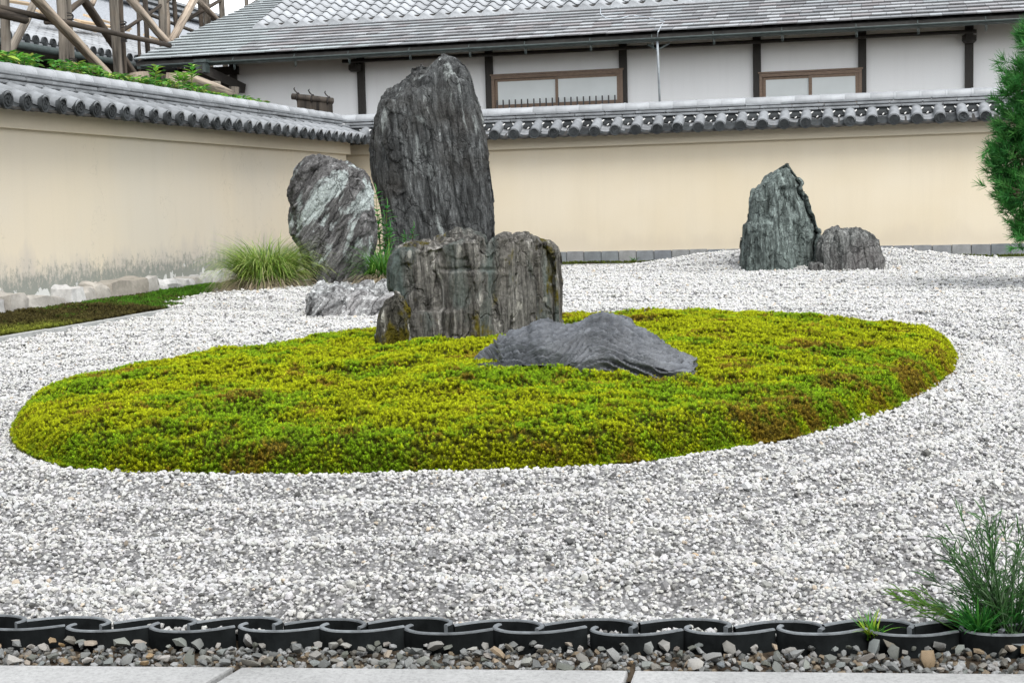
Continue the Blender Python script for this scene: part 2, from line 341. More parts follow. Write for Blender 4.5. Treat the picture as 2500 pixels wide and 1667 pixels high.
# ---- outline of the moss island, measured where its edge meets the gravel
FR = [(33, 1050), (60, 1092), (120, 1120), (200, 1140), (320, 1152), (480, 1160), (650, 1162), (850, 1162), (1050, 1159), (1250, 1150), (1450, 1134), (1650, 1110), (1850, 1080), (2000, 1047), (2120, 1012), (2220, 967), (2290, 922), (2325, 884)]
BK = [(2333, 862), (2310, 843), (2250, 818), (2150, 795), (2000, 772), (1850, 763), (1700, 763), (1550, 767), (1400, 768), (1250, 775), (1080, 788), (920, 804), (850, 812), (700, 838), (600, 850), (500, 860), (400, 877), (300, 897), (200, 927), (120, 962), (60, 1002)]
def _bz(x): return .115*min(1.0, (x-30)/260.0, (2345-x)/220.0)          # the far edge is seen over the mound's own height
MP = np.array([onz(x, y, .01)[:2] for x, y in FR] + [onz(x, y, max(.02, _bz(x)))[:2] for x, y in BK])
MC = np.array([-1.75, 7.6])
_th = np.arctan2(MP[:, 1]-MC[1], MP[:, 0]-MC[0]); _rr = np.hypot(MP[:, 0]-MC[0], MP[:, 1]-MC[1]); _o = np.argsort(_th)
_th, _rr = _th[_o], _rr[_o]
_tg = np.linspace(-math.pi, math.pi, 361)[:-1]
_rg = np.interp(_tg, np.r_[_th[-1]-2*math.pi, _th, _th[0]+2*math.pi], np.r_[_rr[-1], _rr, _rr[0]])
for _ in range(1): _rg = (np.roll(_rg, 2)+np.roll(_rg, 1)+_rg+np.roll(_rg, -1)+np.roll(_rg, -2))/5
def moss_e(x, y):
    """distance inside the island's edge (negative outside)"""
    dx, dy = x-MC[0], y-MC[1]; t = np.arctan2(dy, dx); r = np.hypot(dx, dy)
    Rr = np.interp(t, np.r_[_tg, math.pi], np.r_[_rg, _rg[0]])
    return (Rr-r)*0.9
def moss_h(x, y):
    e = np.maximum(moss_e(x, y), 0)
    return .135*(1-np.exp(-e/.055)) + .060*smooth(0, 1.4, e) + .034*n2(x, y, 2.6, 5)*smooth(0, .3, e) + .034*n2(x, y, 6.5, 6)*smooth(0, .2, e)
def ground_h(x, y):
    gq = -moss_e(x, y)
    rip = .030*np.cos(2*math.pi*(gq-.14)/.44)*smooth(.0, .12, gq)*(1-smooth(1.2, 2.2, gq))
    rip2 = .026*np.sin(2*math.pi*((y*1.0+.25*x)/.50)+1.3*n2(x, y, .7, 21))*smooth(.9, 1.8, gq)
    h = rip + rip2*(1-smooth(9, 14, y)*.45) + .022*n2(x, y, 1.3, 11) + .008*n2(x, y, 6, 12)
    d = np.hypot((x+.75)/3.0, (y-21.3)/2.4); h = h + .19*(1-smooth(.3, 1.0, d))
    d = np.hypot((x+5.7)/2.2, (y-15.4)/3.4); h = h + .13*(1-smooth(.3, 1.0, d))
    return h
FA = math.atan2(.268, 2.08); FD = np.array([math.cos(FA), math.sin(FA)]); FN = np.array([-math.sin(FA), math.cos(FA)]); F0 = np.array([-.809, 3.015])
def front(s, t, z=0.0): p = F0+FD*s+FN*t; return np.array([p[0], p[1], z])     # s along the tile edging, t away from the viewer
def gbound(x, y):
    left = -6.68-.72*smooth(12.6, 14.6, y)
    return (x > left) & (((np.stack([x, y], -1)-F0)@FN) > .068) & (y < 21.75)
xs = np.arange(-8, 9.01, .07); ys = np.r_[np.arange(2.4, 7.0, .045), np.arange(7.0, 22.0, .075)]
GX, GY = np.meshgrid(xs, ys); GZ = ground_h(GX, GY)
ins = moss_e(GX, GY); GZ = np.where(ins > 0.05, GZ-.04, GZ)
ok = gbound(GX, GY); idx = np.arange(GX.size).reshape(GX.shape)
qs = np.stack([idx[:-1, :-1], idx[:-1, 1:], idx[1:, 1:], idx[1:, :-1]], -1).reshape(-1, 4)
qs = qs[ok.ravel()[qs].all(1)]
me = bpy.data.meshes.new('gravel_bed'); me.from_pydata(np.stack([GX.ravel(), GY.ravel(), GZ.ravel()], 1).tolist(), [], qs.tolist()); me.update()
me.polygons.foreach_set('use_smooth', [True]*len(me.polygons)); me.materials.append(M['gravel_base'])
bm = bmesh.new(); bm.from_mesh(me); bmesh.ops.delete(bm, geom=[v for v in bm.verts if not v.link_faces], context='VERTS'); bm.to_mesh(me); bm.free()
kind(link('gravel_bed', me), 'structure')

# ---- instancing of what nobody could count
def protos(name, meshes):
    c = bpy.data.collections.new(name)
    for i, me in enumerate(meshes):
        o = bpy.data.objects.new('%s_%02d' % (name, i), me); c.objects.link(o)
    return c
def scatter(name, P, rot, scl, idx, col, coll):
    me = bpy.data.meshes.new(name); me.from_pydata(P.tolist(), [], []); me.update()
    for nm, ty, dat in (('rot', 'FLOAT_VECTOR', rot), ('scl', 'FLOAT_VECTOR', scl)):
        a = me.attributes.new(nm, ty, 'POINT'); a.data.foreach_set('vector', np.asarray(dat, np.float32).ravel())
    a = me.attributes.new('idx', 'INT', 'POINT'); a.data.foreach_set('value', np.asarray(idx, np.int32))
    a = me.attributes.new('col', 'FLOAT_COLOR', 'POINT'); a.data.foreach_set('color', np.c_[col, np.ones(len(P))].astype(np.float32).ravel())
    o = link(name, me); ng = bpy.data.node_groups.new(name+'_nodes', 'GeometryNodeTree')
    ng.interface.new_socket('Geometry', in_out='INPUT', socket_type='NodeSocketGeometry'); ng.interface.new_socket('Geometry', in_out='OUTPUT', socket_type='NodeSocketGeometry')
    N = ng.nodes; L = ng.links; gi = N.new('NodeGroupInput'); go = N.new('NodeGroupOutput'); ip = N.new('GeometryNodeInstanceOnPoints'); ci = N.new('GeometryNodeCollectionInfo')
    ci.inputs['Collection'].default_value = coll; ci.inputs['Separate Children'].default_value = True; ci.inputs['Reset Children'].default_value = True
    def na(nm, dt):
        x = N.new('GeometryNodeInputNamedAttribute'); x.data_type = dt; x.inputs['Name'].default_value = nm; return x.outputs[0]
    L.new(gi.outputs[0], ip.inputs['Points']); L.new(ci.outputs[0], ip.inputs['Instance']); ip.inputs['Pick Instance'].default_value = True
    L.new(na('idx', 'INT'), ip.inputs['Instance Index']); L.new(na('rot', 'FLOAT_VECTOR'), ip.inputs['Rotation']); L.new(na('scl', 'FLOAT_VECTOR'), ip.inputs['Scale'])
    L.new(ip.outputs[0], go.inputs[0]); md = o.modifiers.new('scatter', 'NODES'); md.node_group = ng
    return kind(o, 'stuff')
def stone_mesh(name, mat, sub=1, cuts=6, jit=.14, flat=1.0, cutlo=.55, cuthi=.85):
    bm = bmesh.new(); bmesh.ops.create_icosphere(bm, subdivisions=sub, radius=1.0)
    for v in bm.verts: v.co *= 1+random.uniform(-jit, jit)
    for _ in range(cuts):
        n = Vector((random.gauss(0, 1), random.gauss(0, 1), random.gauss(0, 1))).normalized(); d = random.uniform(cutlo, cuthi)
        for v in bm.verts:
            k = v.co.dot(n)-d
            if k > 0: v.co -= n*k
    for v in bm.verts: v.co.z *= flat
    me = bpy.data.meshes.new(name); bm.to_mesh(me); bm.free(); me.materials.append(M[mat]); return autosmooth(me, 28 if mat != 'pebble' else 42)

# white gravel: dense near the viewer, thinning out with distance where single stones merge
def gravel_points():
    out = []
    for d0, d1, dens, size in ((2.6, 4.6, 12500, .0062), (4.6, 6.5, 10000, .0066), (6.5, 9.5, 6800, .0077), (9.5, 14, 4400, .0092), (14, 23, 2100, .0122)):
        n = int(dens*(d1-d0)*(.9*d1+2.4)); y = rng.uniform(d0, d1, n); x = -math.tan(YAW)*y*1.03 + rng.uniform(-.45*d1-.7, .45*d1+1.7, n)+(.8 if d1 < 10 else 0)
        q = x+math.tan(YAW)*y*1.03; k = gbound(x, y) & (moss_e(x, y) < .015) & (q > -.43*y-.7) & (q < .43*y+1.5)
        x, y = x[k], y[k]; s = size*np.exp(rng.normal(0, .30, len(x)))
        lay = np.where(rng.uniform(0, 1, len(x)) < .34*(1-smooth(5.5, 9.0, y)), 1.0, 0.0)          # lower layer, coloured darker to paint the shade between the top stones
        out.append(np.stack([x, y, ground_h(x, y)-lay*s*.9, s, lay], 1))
    return np.concatenate(out)
GP = gravel_points(); n = len(GP)
GP[:, 2] += GP[:, 3]*rng.uniform(-.5, .9, n)
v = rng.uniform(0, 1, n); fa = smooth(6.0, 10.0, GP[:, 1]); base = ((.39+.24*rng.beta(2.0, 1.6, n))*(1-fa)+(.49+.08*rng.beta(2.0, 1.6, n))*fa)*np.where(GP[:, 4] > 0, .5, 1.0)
dark = ((n2(GP[:, 0], GP[:, 1], 5, 31) > .1)*.07+.07)*(1-.75*fa)
base = np.where(v < dark, rng.uniform(.08, .28, n), base)
tint = np.ones((n, 3)); tint[:, 2] = rng.uniform(.93, 1.02, n); tint[:, 0] = rng.uniform(.98, 1.02, n)
w = rng.uniform(0, 1, n) < .012; tint[w] = (1.0, .86, .68)
gcol = base[:, None]*tint
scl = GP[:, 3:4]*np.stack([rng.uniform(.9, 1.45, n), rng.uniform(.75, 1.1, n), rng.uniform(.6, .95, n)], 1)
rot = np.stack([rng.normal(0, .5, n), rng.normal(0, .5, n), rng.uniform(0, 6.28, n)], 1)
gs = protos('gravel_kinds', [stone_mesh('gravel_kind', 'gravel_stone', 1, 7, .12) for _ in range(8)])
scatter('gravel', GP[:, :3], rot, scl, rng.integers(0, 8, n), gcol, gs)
print('gravel stones', n)

# ---- moss island
def sprig(name, leaves=11, hgt=1.0, spread=1.0):
    b = MB(); 
    b.tube([(0, 0, -1.3), (random.uniform(-.1, .1), random.uniform(-.1, .1), .1)], [.07, .08], 3, cap=False, col=(.35, .28, .2, 1))
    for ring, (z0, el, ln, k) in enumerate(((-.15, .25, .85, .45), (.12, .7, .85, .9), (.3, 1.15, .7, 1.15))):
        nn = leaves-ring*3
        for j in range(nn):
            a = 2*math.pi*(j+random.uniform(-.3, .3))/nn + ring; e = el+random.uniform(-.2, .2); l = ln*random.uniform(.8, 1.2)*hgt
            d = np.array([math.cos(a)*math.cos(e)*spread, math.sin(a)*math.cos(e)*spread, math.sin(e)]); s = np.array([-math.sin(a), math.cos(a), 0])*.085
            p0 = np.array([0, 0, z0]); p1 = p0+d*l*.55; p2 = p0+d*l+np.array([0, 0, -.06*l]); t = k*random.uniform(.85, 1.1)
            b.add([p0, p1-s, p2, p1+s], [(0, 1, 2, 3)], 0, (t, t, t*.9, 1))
    return b.mesh(name, False, ['moss_leaf'])
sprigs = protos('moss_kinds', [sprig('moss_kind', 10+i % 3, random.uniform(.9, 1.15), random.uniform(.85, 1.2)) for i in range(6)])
MX, MY = np.meshgrid(np.arange(-5.2, 1.6, .045), np.arange(4.6, 12.6, .05)); E0 = moss_e(MX, MY)
MZ = np.where(E0 > 0, moss_h(MX, MY)-.012, -.05); idx = np.arange(MX.size).reshape(MX.shape)
qs = np.stack([idx[:-1, :-1], idx[:-1, 1:], idx[1:, 1:], idx[1:, :-1]], -1).reshape(-1, 4); qs = qs[(E0.ravel()[qs] > -.04).all(1)]
me = bpy.data.meshes.new('moss_mound'); me.from_pydata(np.stack([MX.ravel(), MY.ravel(), MZ.ravel()], 1).tolist(), [], qs.tolist()); me.update()
bm = bmesh.new(); bm.from_mesh(me); bmesh.ops.delete(bm, geom=[v for v in bm.verts if not v.link_faces], context='VERTS'); bm.to_mesh(me); bm.free()
me.materials.append(M['moss_base']); kind(link('moss_mound', me), 'structure')
def moss_points():
    out = []
    for y0, y1, dens, size in ((4.6, 6.2, 4300, .0155), (6.2, 8.0, 3900, .0165), (8.0, 13, 3000, .0180)):
        n = int(dens*(y1-y0)*7.0); x = rng.uniform(-5.4, 1.6, n); y = rng.uniform(y0, y1, n); k = moss_e(x, y) > -.005; x, y = x[k], y[k]
        out.append(np.stack([x, y, moss_h(x, y), size*rng.uniform(.75, 1.25, len(x))], 1))
    # thick rim facing the viewer: sprigs down the side as well
    n = 42000; t = rng.uniform(-math.pi, math.pi, n); e = rng.uniform(-.012, .09, n); Rr = np.interp(t, np.r_[_tg, math.pi], np.r_[_rg, _rg[0]])-e
    x, y = MC[0]+np.cos(t)*Rr, MC[1]+np.sin(t)*Rr; out.append(np.stack([x, y, moss_h(x, y)*rng.uniform(.3, 1, n), rng.uniform(.010, .015, n)], 1))
    return np.concatenate(out)
P = moss_points(); n = len(P); x, y = P[:, 0], P[:, 1]; e = moss_e(x, y)
pa = n2(x, y, 2.4, 41, 4)*.9+.5*n2(x, y, 11, 42, 2)+rng.normal(0, .12, n); pb = n2(x, y, 3.4, 43, 4)*.9+.6*n2(x, y, 13, 44, 2)+rng.normal(0, .12, n)
P[:, 2] += .010*n2(x, y, 14, 45, 2)
c0 = np.array([.41, .46, .010]); c1 = np.array([.14, .35, .015]); c2 = np.array([.25, .135, .025])
fg = np.clip(smooth(.0, .42, pa+.18*(1-smooth(.1, 1.0, e))*(y < 8))*.65, 0, 1)[:, None]
rim = (1-smooth(.0, .55, e)); right = smooth(-1.6, .2, x)*(1-smooth(7.5, 9.5, y))
fb = np.clip(smooth(.32, .62, pb+.34*rim*(.12+right)+.08*right)*.8, 0, 1)[:, None]
col = c0*(1-fg)+c1*fg; col = col*(1-fb)+c2*fb; col *= rng.uniform(.5, 1.3, n)[:, None]
rot = np.stack([rng.normal(0, .22, n), rng.normal(0, .22, n), rng.uniform(0, 6.28, n)], 1)
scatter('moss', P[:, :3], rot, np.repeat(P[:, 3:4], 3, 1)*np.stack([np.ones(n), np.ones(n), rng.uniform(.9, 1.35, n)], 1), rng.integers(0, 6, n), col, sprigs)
print('moss sprigs', n)

# ---- kerbs and mossy strips at the foot of the walls
def kerb(name, p, q, wid, top, n):
    r0 = kind(link(name, None), 'structure'); p, q = np.array(p, float), np.array(q, float); d = (q-p)/n; L = np.linalg.norm(d); e = d/L; s = np.array([-e[1], e[0], 0])
    b = MB(); b.obox((0, 0, 0), (1, 0, 0), (0, 1, 0), (0, 0, 1), L/2-.004, wid/2, .09)
    me = b.mesh('kerb_stone', False, ['concrete']); a = math.atan2(e[1], e[0])
    for i in range(n):
        c = p+d*(i+.5); link('kerb_stone', me, r0, (c[0], c[1], top-.09+random.uniform(-.003, .003)), (0, 0, a))
kerb('kerb', (-6.72, 8.2, 0), (-6.72, 20.6, 0), .09, .035, 9)
kerb('kerb', (-6.6, 21.86, 0), (6.2, 21.86, 0), .08, .03, 11)
def strip(name, x0, x1, y0, y1, hf, dens, colf, size, skip=None):
    nx, ny = max(6, int((x1-x0)/.08)), max(6, int((y1-y0)/.08)); X, Y = np.meshgrid(np.linspace(x0, x1, nx), np.linspace(y0, y1, ny)); Z = hf(X, Y)-.01
    idx = np.arange(X.size).reshape(X.shape); qs = np.stack([idx[:-1, :-1], idx[:-1, 1:], idx[1:, 1:], idx[1:, :-1]], -1).reshape(-1, 4)
    me = bpy.data.meshes.new(name+'_soil'); me.from_pydata(np.stack([X.ravel(), Y.ravel(), Z.ravel()], 1).tolist(), [], qs.tolist()); me.update(); me.materials.append(M['soil'])
    kind(link(name+'_soil', me), 'structure')
    n = int(dens*(x1-x0)*(y1-y0)); x, y = rng.uniform(x0, x1, n), rng.uniform(y0, y1, n); col, keep = colf(x, y); x, y, col = x[keep], y[keep], col[keep]; n = len(x)
    rot = np.stack([rng.normal(0, .3, n), rng.normal(0, .3, n), rng.uniform(0, 6.28, n)], 1); s = size*rng.uniform(.7, 1.3, n)
    return scatter(name, np.stack([x, y, hf(x, y)], 1), rot, np.repeat(s[:, None], 3, 1), rng.integers(0, 6, n), col, sprigs)
def hl(x, y): return .03+.055*smooth(-6.9, -7.7, x)+.06*np.maximum(0, n2(x, y, 1.4, 51))
def cl(x, y):
    a = n2(x, y, 1.1, 52, 4)+.5*n2(x, y, 5, 53, 3)+.35*np.exp(-((y-15.2)/1.3)**2)-.1; b = smooth(.0, .45, a+rng.normal(0, .12, len(x)))[:, None]
    lo = smooth(12.0, 10.9, y)[:, None]*smooth(-7.3, -6.9, x)[:, None]
    c = np.array([.066, .056, .018])*(1-b)+np.array([.06, .16, .012])*b; c = c*(1-lo)+np.array([.17, .19, .03])*lo
    return c*rng.uniform(.6, 1.35, len(x))[:, None], rng.uniform(0, 1, len(x)) < .72+.3*b[:, 0]
strip('wall_foot_moss', -7.96, -6.77, 9.0, 21.6, hl, 1700, cl, .034)
def hb(x, y): return .015+.02*smooth(21.95, 22.3, y)+.015*n2(x, y, 3, 55)
def cb(x, y): return (np.array([.09, .115, .02])*rng.uniform(.5, 1.4, len(x))[:, None]), n2(x, y, 2, 56) > -.25
strip('moss_strip', -6.6, 6.0, 21.92, 22.36, hb, 1100, cb, .026)

# ---- stone pavement in the foreground
pv = kind(link('pavement', None), 'structure')
def slab(s0, s1, skew0, skew1):
    b = MB(); bm = bmesh.new(); t1 = -.112; t0 = -1.4
    vs = [bm.verts.new(front(s, t, z)) for z in (-.12, .004) for s, t in ((s0+skew0*(t0-t1), t0), (s1+skew1*(t0-t1), t0), (s1, t1), (s0, t1))]
    for f in ((3, 2, 1, 0), (4, 5, 6, 7), (0, 1, 5, 4), (1, 2, 6, 5), (2, 3, 7, 6), (3, 0, 4, 7)): bm.faces.new([vs[i] for i in f])
    top = [e for e in bm.edges if all(v.co.z > 0 for v in e.verts)]; bmesh.ops.bevel(bm, geom=top, offset=.006, segments=2, affect='EDGES', profile=.6)
    me = bpy.data.meshes.new('slab'); bm.to_mesh(me); bm.free(); me.materials.append(M['pavement']); return link('slab', me, pv)
slab(-3.2, -.548, 0, .25); slab(-.527, .318, .25, .1); slab(.333, 3.4, .1, 0)

# ---- gutter of loose stones between pavement and edging
gb = MB(); a0, a1, a2, a3 = front(-3, -.14, -.012), front(3, -.14, -.012), front(3, .13, -.006), front(-3, .13, -.006)
gb.add([a0, a1, a2, a3], [(0, 1, 2, 3)]); gut = kind(obj('gutter_bed', gb, 'soil'), 'structure')
pm = [stone_mesh('pebble', 'pebble', 1, 9, .2, random.uniform(.6, .95), .4, .8) for _ in range(14)]
pts = []; tries = 0
while len(pts) < 292 and tries < 30000:
    tries += 1; s = random.uniform(-1.42, 1.32); t = random.uniform(-.105, .030); r = random.choice([.009, .010, .011, .012, .013, .015, .017, .020])
    if all((s-a)**2+(t-b)**2 > (.78*(r+c))**2 for a, b, c in pts): pts.append((s, t, r))
for s, t, r in pts:
    p = front(s, t, -.004+r*.5+.010*smooth(-.05, -.005, np.float64(t))+random.uniform(0, .006))
    link('pebble', random.choice(pm), gut, p, (random.gauss(0, .35), random.gauss(0, .35), random.uniform(0, 6.3)), (r*random.uniform(1.05, 1.6), r*random.uniform(.85, 1.1), r*random.uniform(.7, 1.05)))
n = 2600; s, t = rng.uniform(-2.2, 2.0, n), rng.uniform(-.112, .04, n); P = np.stack([front(a, b, -.008+random.uniform(0, .008)) for a, b in zip(s, t)])
grit = [(.16, .165, .16), (.25, .25, .245), (.12, .115, .10), (.30, .31, .31), (.20, .16, .11), (.09, .095, .09)]
scatter('gutter_grit', P, np.stack([rng.normal(0, .5, n), rng.normal(0, .5, n), rng.uniform(0, 6.3, n)], 1), rng.uniform(.004, .011, n)[:, None]*np.array([[1.2, 1, .8]]), rng.integers(0, 8, n), np.array([random.choice(grit) for _ in range(n)])*1.0, gs)

# ---- edging of curved roof tiles set on edge, two interlocking rows
ed = thing('tile_edging', 'dark edging of interlocking curved roof tiles between white gravel and loose stones', 'edging', tuple(front(0, 0, 0)), FA)
def arc_tile(name, sgn, th=.0125, z0=-.06, z1=.043):
    key = np.array([(-.094, .052), (-.102, .040), (-.103, .024), (-.090, .007), (-.064, -.008), (-.022, -.014), (.022, -.011), (.062, .003), (.102, .024)])
    t = np.linspace(0, len(key)-1, 29); c = []                       # smooth curve through the key points
    for q in t:
        i = min(int(q), len(key)-2); u = q-i; p0, p1, p2, p3 = key[max(i-1, 0)], key[i], key[i+1], key[min(i+2, len(key)-1)]
        c.append(.5*((2*p1)+(-p0+p2)*u+(2*p0-5*p1+4*p2-p3)*u*u+(-p0+3*p1-3*p2+p3)*u**3))
    c = np.array(c)*sgn; tg = np.gradient(c, axis=0); tg /= np.linalg.norm(tg, axis=1)[:, None]; nr = np.stack([-tg[:, 1], tg[:, 0]], 1)
    b = MB(); n = len(c); rings = [(c+nr*th/2, z0), (c+nr*th/2, z1-.003), (c+nr*(th/2-.002), z1), (c-nr*(th/2-.002), z1), (c-nr*th/2, z1-.003), (c-nr*th/2, z0)]
    for r_, z in rings: b.v += [(float(p[0]), float(p[1]), z) for p in r_]
    for k in range(5):
        for i in range(n-1): b.f.append((k*n+i, k*n+i+1, (k+1)*n+i+1, (k+1)*n+i)); b.m.append(0 if k in (0, 4) else 1)
    for i in (0, n-1):
        b.f.append(tuple(k*n+i for k in range(6))); b.m.append(1 if i == 0 else 0)
    b.c = [(1, 1, 1, 1)]*len(b.v); me = b.mesh(name, False, ['edging', 'edging_rim'])
    bm = bmesh.new(); bm.from_mesh(me); bmesh.ops.recalc_face_normals(bm, faces=bm.faces); bm.to_mesh(me); bm.free(); return autosmooth(me, 45)
fr_me = arc_tile('edging_tile', 1); bk_me = arc_tile('edging_tile', -1)
ends = [-290, -75, 137, 345, 562, 770, 982, 1208, 1441, 1670, 1894, 2117, 2340, 2560, 2780]
ss = [float((onz(x, 1542, .043)[:2]-F0)@FD)+.104 for x in ends]
for i, s in enumerate(ss):
    pit = (ss[i+1]-s) if i+1 < len(ss) else .21
    link('edging_tile', fr_me, ed, (s+random.uniform(-.003, .003), .040+random.uniform(-.004, .004), random.uniform(-.003, .003)), (random.uniform(-.03, .03), random.uniform(-.015, .015), R(1)+random.uniform(-.04, .04)), (pit/.213, 1, 1))
    link('edging_tile', bk_me, ed, (s+pit*.50+random.uniform(-.004, .004), .098+random.uniform(-.004, .004), .006+random.uniform(-.004, .004)), (random.uniform(-.03, .03), random.uniform(-.015, .015), R(1)+random.uniform(-.05, .05)), (pit/.213, 1, 1))

# ================================================================= garden walls
PS = .32                                      # spacing of the round tiles
def sweep(prof, y0, z0, y1, z1, x=0.0, closed=False):
    """profile of (x, up) points carried from the low end to the high end of the slope"""
    L = math.hypot(y1-y0, z1-z0); dy, dz = (y1-y0)/L, (z1-z0)/L; ny, nz = -dz, dy; out = []
    for yy, zz in ((y0, z0), (y1, z1)): out.append([(x+a, yy+ny*h, zz+nz*h) for a, h in prof])
    return out
def round_tile_mesh(name, r0, r1, y0, z0, y1, z1):
    b = MB(); n = 14; pr = lambda r: [(r*math.cos(q), r*math.sin(q)) for q in np.linspace(-.35, math.pi+.35, n)]
    lo, hi = sweep(pr(r0), y0, z0, y1, z1)[0], sweep(pr(r1), y0, z0, y1, z1)[1]
    lo2, hi2 = sweep(pr(r0-.016), y0, z0, y1, z1)[0], sweep(pr(r1-.016), y0, z0, y1, z1)[1]
    b.add(lo+hi+lo2+hi2, [(i, i+1, n+i+1, n+i) for i in range(n-1)]+[(i, 2*n+i, 2*n+i+1, i+1) for i in range(n-1)]+[(n+i, n+i+1, 3*n+i+1, 3*n+i) for i in range(n-1)]+[(0, n, 3*n, 2*n), (n-1, 3*n-1, 4*n-1, 2*n-1)])
    return autosmooth(b.mesh(name, False, ['tile']), 40)
def disc_mesh(name, r):
    """round eave end with a raised rim and three swirling commas"""
    b = MB(); n = 24
    def ring(rr, y): return [(rr*math.cos(2*math.pi*i/n), y, rr*math.sin(2*math.pi*i/n)) for i in range(n)]
    rs = [(r, .03), (r, -.012), (r*.84, -.012), (r*.80, .002), (0.001, .002)]; vs = sum([ring(a, c) for a, c in rs], [])
    fs = [(k*n+i, k*n+(i+1) % n, (k+1)*n+(i+1) % n, (k+1)*n+i) for k in range(len(rs)-1) for i in range(n)]
    b.add(vs, fs)
    for k in range(3):                        # commas
        a0 = k*2*math.pi/3; L = []; Rr = []
        for j in range(9):
            t = j/8; a = a0+t*2.7; cr = r*(.26+.42*t); w_ = r*.17*(1-t)**.8+.002
            L.append(((cr+w_)*math.cos(a), (cr+w_)*math.sin(a))); Rr.append(((cr-w_)*math.cos(a), (cr-w_)*math.sin(a)))
        vs = [(x, -.009, z) for x, z in L]+[(x, -.009, z) for x, z in Rr]+[(x, .003, z) for x, z in L]+[(x, .003, z) for x, z in Rr]
        fs = []
        for j in range(8): fs += [(j, j+1, 9+j+1, 9+j), (j, 18+j, 18+j+1, j+1), (9+j, 9+j+1, 27+j+1, 27+j)]
        b.add(vs, fs+[(0, 9, 27, 18)])
    return b.mesh(name, False, ['tile_dark'])
def pan_mesh(name, wid, y0, z0, y1, z1, th, mat, sag=.055):
    b = MB(); n = 9; pr = [(wid*(i/(n-1)-.5), -sag*(1-(2*i/(n-1)-1)**2)) for i in range(n)]; pu = [(a, h-th) for a, h in pr]
    lo, hi = sweep(pr, y0, z0, y1, z1); l2, h2 = sweep(pu, y0, z0, y1, z1)
    b.add(lo+hi+l2+h2, [(i, i+1, n+i+1, n+i) for i in range(n-1)]+[(i, 2*n+i, 2*n+i+1, i+1) for i in range(n-1)]+[(2*n+i+1, 2*n+i, 3*n+i, 3*n+i+1) for i in range(n-1)]+[(0, n, 3*n, 2*n), (n-1, 3*n-1, 4*n-1, 2*n-1)])
    return autosmooth(b.mesh(name, False, [mat]), 40)
SL = .40                               # roof slope of the wall
ey, ez = -.36, 2.075                           # centre of the round eave ends
rt_lo = round_tile_mesh('round_tile', .083, .080, ey, ez, ey+.30, ez+.30*SL)
rt_hi = round_tile_mesh('round_tile', .076, .076, ey+.28, ez+.28*SL, ey+.50, ez+.50*SL)
dm = disc_mesh('end_disc', .086)
pans = [pan_mesh('pan_tile', .27, ey+.015+k*.085, ez-.012+k*.085*SL+.010, ey+.30+k*.085, ez-.012+(.285+k*.085)*SL+.010, .024 if k else .034, 'tile_eave' if k else 'tile_dark', .052) for k in range(4)]
fill = MB()
for i in range(6):
    a0, a1 = math.pi*i/6, math.pi*(i+1)/6
    fill.add([(-.085*math.cos(a0), -.03, 2.175), (-.085*math.cos(a1), -.03, 2.175), (-.085*math.cos(a1), .03, 2.285), (-.085*math.cos(a0), .03, 2.285)], [(0, 1, 2, 3)])
fill_me = fill.mesh('infill_tile', False, ['tile_dark'])
def mortar_mesh():
    b = MB()
    for sx in (-1, 1):
        b.tube([(sx*.105, -.055, 2.185), (sx*.098, -.038, 2.225), (sx*.06, -.028, 2.252)], [.011, .014, .009], 6)
    b.tube([(-.012, -.075, 2.160), (.004, -.06, 2.172), (.012, -.045, 2.185)], [.006, .012, .007], 6)
    return autosmooth(b.mesh('mortar', False, ['mortar']), 50)
mort_me = mortar_mesh()
def course_mesh(y, z, th, L):
    b = MB(); bm = bmesh.new(); bmesh.ops.create_cube(bm, size=1.0)
    for v_ in bm.verts: v_.co = Vector((v_.co.x*(L-.004), v_.co.y*2*y, v_.co.z*th+z))
    bmesh.ops.bevel(bm, geom=bm.edges[:], offset=.008, segments=2, affect='EDGES'); me = bpy.data.meshes.new('ridge_course'); bm.to_mesh(me); bm.free(); me.materials.append(M['tile']); return autosmooth(me, 40)
def cap_mesh(L):
    b = MB(); n = 13; vs = []
    for x, k in ((-L/2, 1.0), (L/2-.03, .985), (L/2-.028, 1.05), (L/2, 1.05)):
        for q in np.linspace(-.2, math.pi+.2, n): vs.append((x, .088*k*math.cos(q), .088*k*math.sin(q)))
    b.add(vs, [(k*n+i, k*n+i+1, (k+1)*n+i+1, (k+1)*n+i) for k in range(3) for i in range(n-1)])
    return autosmooth(b.mesh('ridge_tile', False, ['tile_cap']), 40)
CL = .372; crs = [course_mesh(.185, 2.300, .036, .60), course_mesh(.150, 2.352, .040, .48), course_mesh(.118, 2.402, .036, .55)]; capm = cap_mesh(CL)
